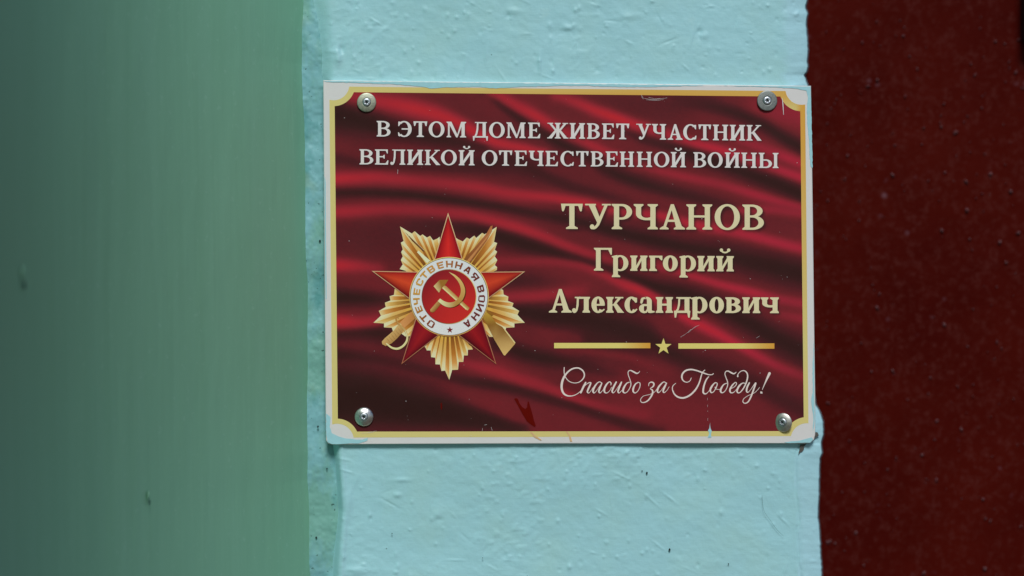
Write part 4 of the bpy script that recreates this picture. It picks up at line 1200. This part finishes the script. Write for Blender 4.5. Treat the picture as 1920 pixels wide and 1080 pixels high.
# ---- wall paint smeared on the plaque's edges, red drips, scratches
def on_plaque(name, pts, mat, jit=0.0, layer=5):
    out = []
    n = len(pts)
    for i in range(n):
        a, b = pts[i], pts[(i + 1) % n]
        m = max(1, int(math.hypot(b[0] - a[0], b[1] - a[1]) / 5)) if jit else 1
        for k in range(m):
            t = k / m
            out.append((a[0] + (b[0] - a[0]) * t + (random.uniform(-jit, jit) if k else 0), a[1] + (b[1] - a[1]) * t + (random.uniform(-jit, jit) if k else 0)))
    vs, fs = union([out])
    return mesh_obj(name, [PL(x, y, layer) for x, y in vs], [f[::-1] for f in fs], mat, plaque)
on_plaque("paint_smear", [(606.5, 151.6), (700, 152.8), (860, 154.6), (1000, 156), (1180, 158), (1330, 160), (1240, 162.5), (1160, 163), (1090, 160.5), (1040, 161), (960, 163.5), (930, 165.8), (900, 162.8), (830, 164), (810, 166), (785, 162), (740, 158), (660, 155), (612, 153.5)], M_SMEAR, 0.6)
on_plaque("paint_smear", [(1340, 160.4), (1519.5, 162), (1521, 200), (1522.5, 260), (1523.5, 315), (1520, 312), (1518, 290), (1517, 262), (1514, 235), (1513, 205), (1515, 182), (1512, 170), (1490, 166), (1440, 163)], M_SMEAR, 0.5)
on_plaque("paint_smear", [(1525.8, 640), (1527, 735), (1527.5, 790), (1524, 815), (1525, 780), (1521, 752), (1524, 735), (1523.5, 690)], M_SMEAR, 0.5)
on_plaque("paint_smear", [(611.5, 775), (620, 782), (618, 800), (622, 812), (634, 818), (648, 822), (662, 823), (690, 826), (672, 831.5), (622, 832.6), (614, 829), (611.8, 815)], M_SMEAR, 0.7)
on_plaque("paint_smear", [(676, 825), (690, 821), (688, 826), (682, 829)], M_SMEAR, 0.5, 5.6)
on_plaque("paint_smear", [(608.6, 330), (610.6, 340), (611.2, 420), (612.4, 560), (610.6, 560), (609.2, 450)], M_SMEAR, 0.3)
on_plaque("paint_smear", [(1331, 795), (1332.2, 803), (1334.5, 808), (1333, 814), (1334, 820), (1327, 821), (1330, 812), (1327.5, 807), (1330, 803)], M_SMEAR, 0.3)
on_plaque("paint_smear", [(1470, 829), (1500, 826), (1522, 820), (1525, 824), (1519, 830), (1480, 830.8)], M_SMEAR, 0.5, 5.6)
on_plaque("paint_drip", [(964, 748), (967.5, 746.5), (971, 748), (974, 756), (979, 763), (985, 767), (988, 764), (989.5, 753), (991.5, 753), (994, 762), (998, 775), (1001, 788), (1004.5, 798), (1003, 801), (997, 797), (988, 790), (980, 777), (972, 762)], M_REDDRIP, 0.2, 6)
on_plaque("paint_drip", [(826, 756), (828.5, 755), (829.2, 764), (828, 769), (826.4, 765)], M_REDDRIP, 0.2, 6)
M_STAIN = flat("faint_red_stain", A(190, 158, 118), 0.45, 0.3, 0.12, 500)
on_plaque("paint_drip", [(994, 810), (997, 810), (1004, 817), (1016, 825), (1014, 826), (1002, 820)], M_STAIN, 0.2, 6)
on_plaque("paint_drip", [(1061, 809), (1064, 809), (1070, 818), (1073, 828), (1069, 828), (1067, 818)], M_STAIN, 0.2, 6)
def scratch(pts, w=0.8):
    st = [(x, y, w * (0.4 if i in (0, len(pts) - 1) else 1)) for i, (x, y) in enumerate(pts)]
    vs, fs = union([convex(p) for p in ribbons([st], 3)])
    return [PL(x, y, 7) for x, y in vs], [f[::-1] for f in fs]
SV, SF = [], []
for pts, w in [([(1466.8, 184), (1468, 196), (1469.2, 215)], 1.7), ([(1203, 178), (1204, 183)], 1.3), ([(1205, 181), (1206, 186)], 1.0), ([(1208, 184.5), (1226, 186.5), (1251, 183.5)], 0.55), ([(1212, 187), (1230, 188.5), (1244, 186.5)], 0.4), ([(1216, 182.5), (1228, 185), (1238, 184.5)], 0.3),
               ([(1290, 624), (1302, 614), (1311, 609.5)], 0.5), ([(1276, 632), (1286, 626), (1296, 617)], 0.25), ([(1326.5, 746), (1326.5, 750)], 0.22), ([(1326.8, 759), (1326.8, 763)], 0.22), ([(1326.9, 770), (1327, 772)], 0.22), ([(1327, 784), (1327.1, 789)], 0.25), ([(904, 808), (905, 803)], 1.0), ([(908, 797), (913, 796)], 0.9), ([(921, 801), (923, 807)], 1.0),
               ([(745.5, 326), (746, 318)], 1.2), ([(977, 236), (975.5, 243)], 1.2), ([(690, 811), (706, 808)], 0.6), ([(678, 812), (700, 811)], 0.5), ([(1331.5, 793), (1331, 808)], 0.7), ([(1418, 634), (1424, 630)], 0.5), ([(885, 816.5), (880, 818)], 0.4)]:
    v_, f_ = scratch(pts, w)
    b = len(SV); SV += v_; SF += [tuple(i + b for i in f) for f in f_]
rs = random.Random(5)
for i in range(90):
    x, y = rs.uniform(640, 1498), rs.uniform(185, 800)
    r = rs.choice([0.3, 0.3, 0.35, 0.45, 0.7]) 
    b = len(SV)
    SV += [PL(x + r * math.cos(-k * math.pi / 3) * rs.uniform(.7, 1.3), y + r * math.sin(-k * math.pi / 3) * rs.uniform(.7, 1.3), 7) for k in range(6)]
    SF.append(tuple(range(b, b + 6)))
sc = mesh_obj("scratches", SV, SF, M_SCRATCH, plaque)
sc["kind"] = "stuff"

# ------------------------------------------------------------------ the four screws with their washers
def lathe(prof, n, star=None):
    V, F = [], []
    for k, (r, y) in enumerate(prof):
        for i in range(n):
            a = 2 * math.pi * i / n
            rr = r
            if star and k in star: rr = r * (1 + 0.26 * math.cos(6 * a))
            V.append((rr * math.cos(a), y, rr * math.sin(a)))
    for k in range(len(prof) - 1):
        for i in range(n):
            F.append((k * n + i, k * n + (i + 1) % n, (k + 1) * n + (i + 1) % n, (k + 1) * n + i))
    return V, F
def screw(px, py, rad, dome, mat, tilt, label, spin=0.0, sx=1.0):
    x, y, z = W(px, py, FRONT - 0.0009)
    e = empty("screw", (x, y, z))
    e.rotation_euler = tilt
    tag(e, label, "screw", "steel screws with washers holding the plaque")
    R_ = rad * S; h = 7.8 * S
    prof = [(R_ * 0.98, 0.0008), (R_, 0.0004), (R_, -0.0001), (R_ * 0.97, -0.0003)]
    for k in range(1, 8):
        q = 1 - k / 8 * 0.62
        prof.append((R_ * q, -0.0003 - dome * (1 - q ** 2.2)))
    prof.append((h * 0.9, prof[-1][1] + 0.0003))
    V, F = lathe(prof, 64)
    V = [(v[0] * sx, v[1], v[2]) for v in V]
    o = mesh_obj("washer", V, F, mat, None, smooth=True); o.parent = e
    top = prof[-2][1]
    prof = [(h * 1.02, top + 0.0004), (h * 1.02, top - 0.0001), (h * 0.93, top - 0.0005), (h * 0.70, top - 0.00066), (h * 0.40, top - 0.00068), (h * 0.36, top - 0.0006), (h * 0.33, top + 0.0005)]
    V, F = lathe(prof, 60, star=(4, 5, 6))
    V = [(v[0] * math.cos(spin) - v[2] * math.sin(spin), v[1], v[0] * math.sin(spin) + v[2] * math.cos(spin)) for v in V]
    o2 = mesh_obj("screw_head", V, F, M_SCREW, None, smooth=True); o2.parent = e
    n = 60
    V = [(h * 0.36 * (1 + 0.26 * math.cos(6 * 2 * math.pi * i / n)) * math.cos(2 * math.pi * i / n + spin), top + 0.00035, h * 0.36 * (1 + 0.26 * math.cos(6 * 2 * math.pi * i / n)) * math.sin(2 * math.pi * i / n + spin)) for i in range(n)]
    o3 = mesh_obj("recess", V, [tuple(range(n))], M_RECESS, None); o3.parent = o2
    return e
screw(687.5, 192, 17.9, 0.0006, M_STEEL_OLD, (0.02, 0, 0.05), "dome washer screw at the plaque's upper left corner, blotchy beige and green", 0.3)
screw(1438.5, 189, 19.0, 0.0002, M_STEEL_DULL, (-0.03, 0, 0.06), "flat dull grey washer screw overlapping the gold border at the plaque's upper right", 0.1)
screw(682.5, 781.5, 17.6, 0.0019, M_STEEL_BRIGHT, (0.0, 0, 0.0), "shiny dome washer screw at the plaque's lower left, bright white highlight", 0.25)
screw(1468, 792, 17.6, 0.0012, M_STEEL, (0.0, 0, -0.38), "tilted dome washer screw touching the gold edge at the plaque's lower right", 0.4, 0.98)
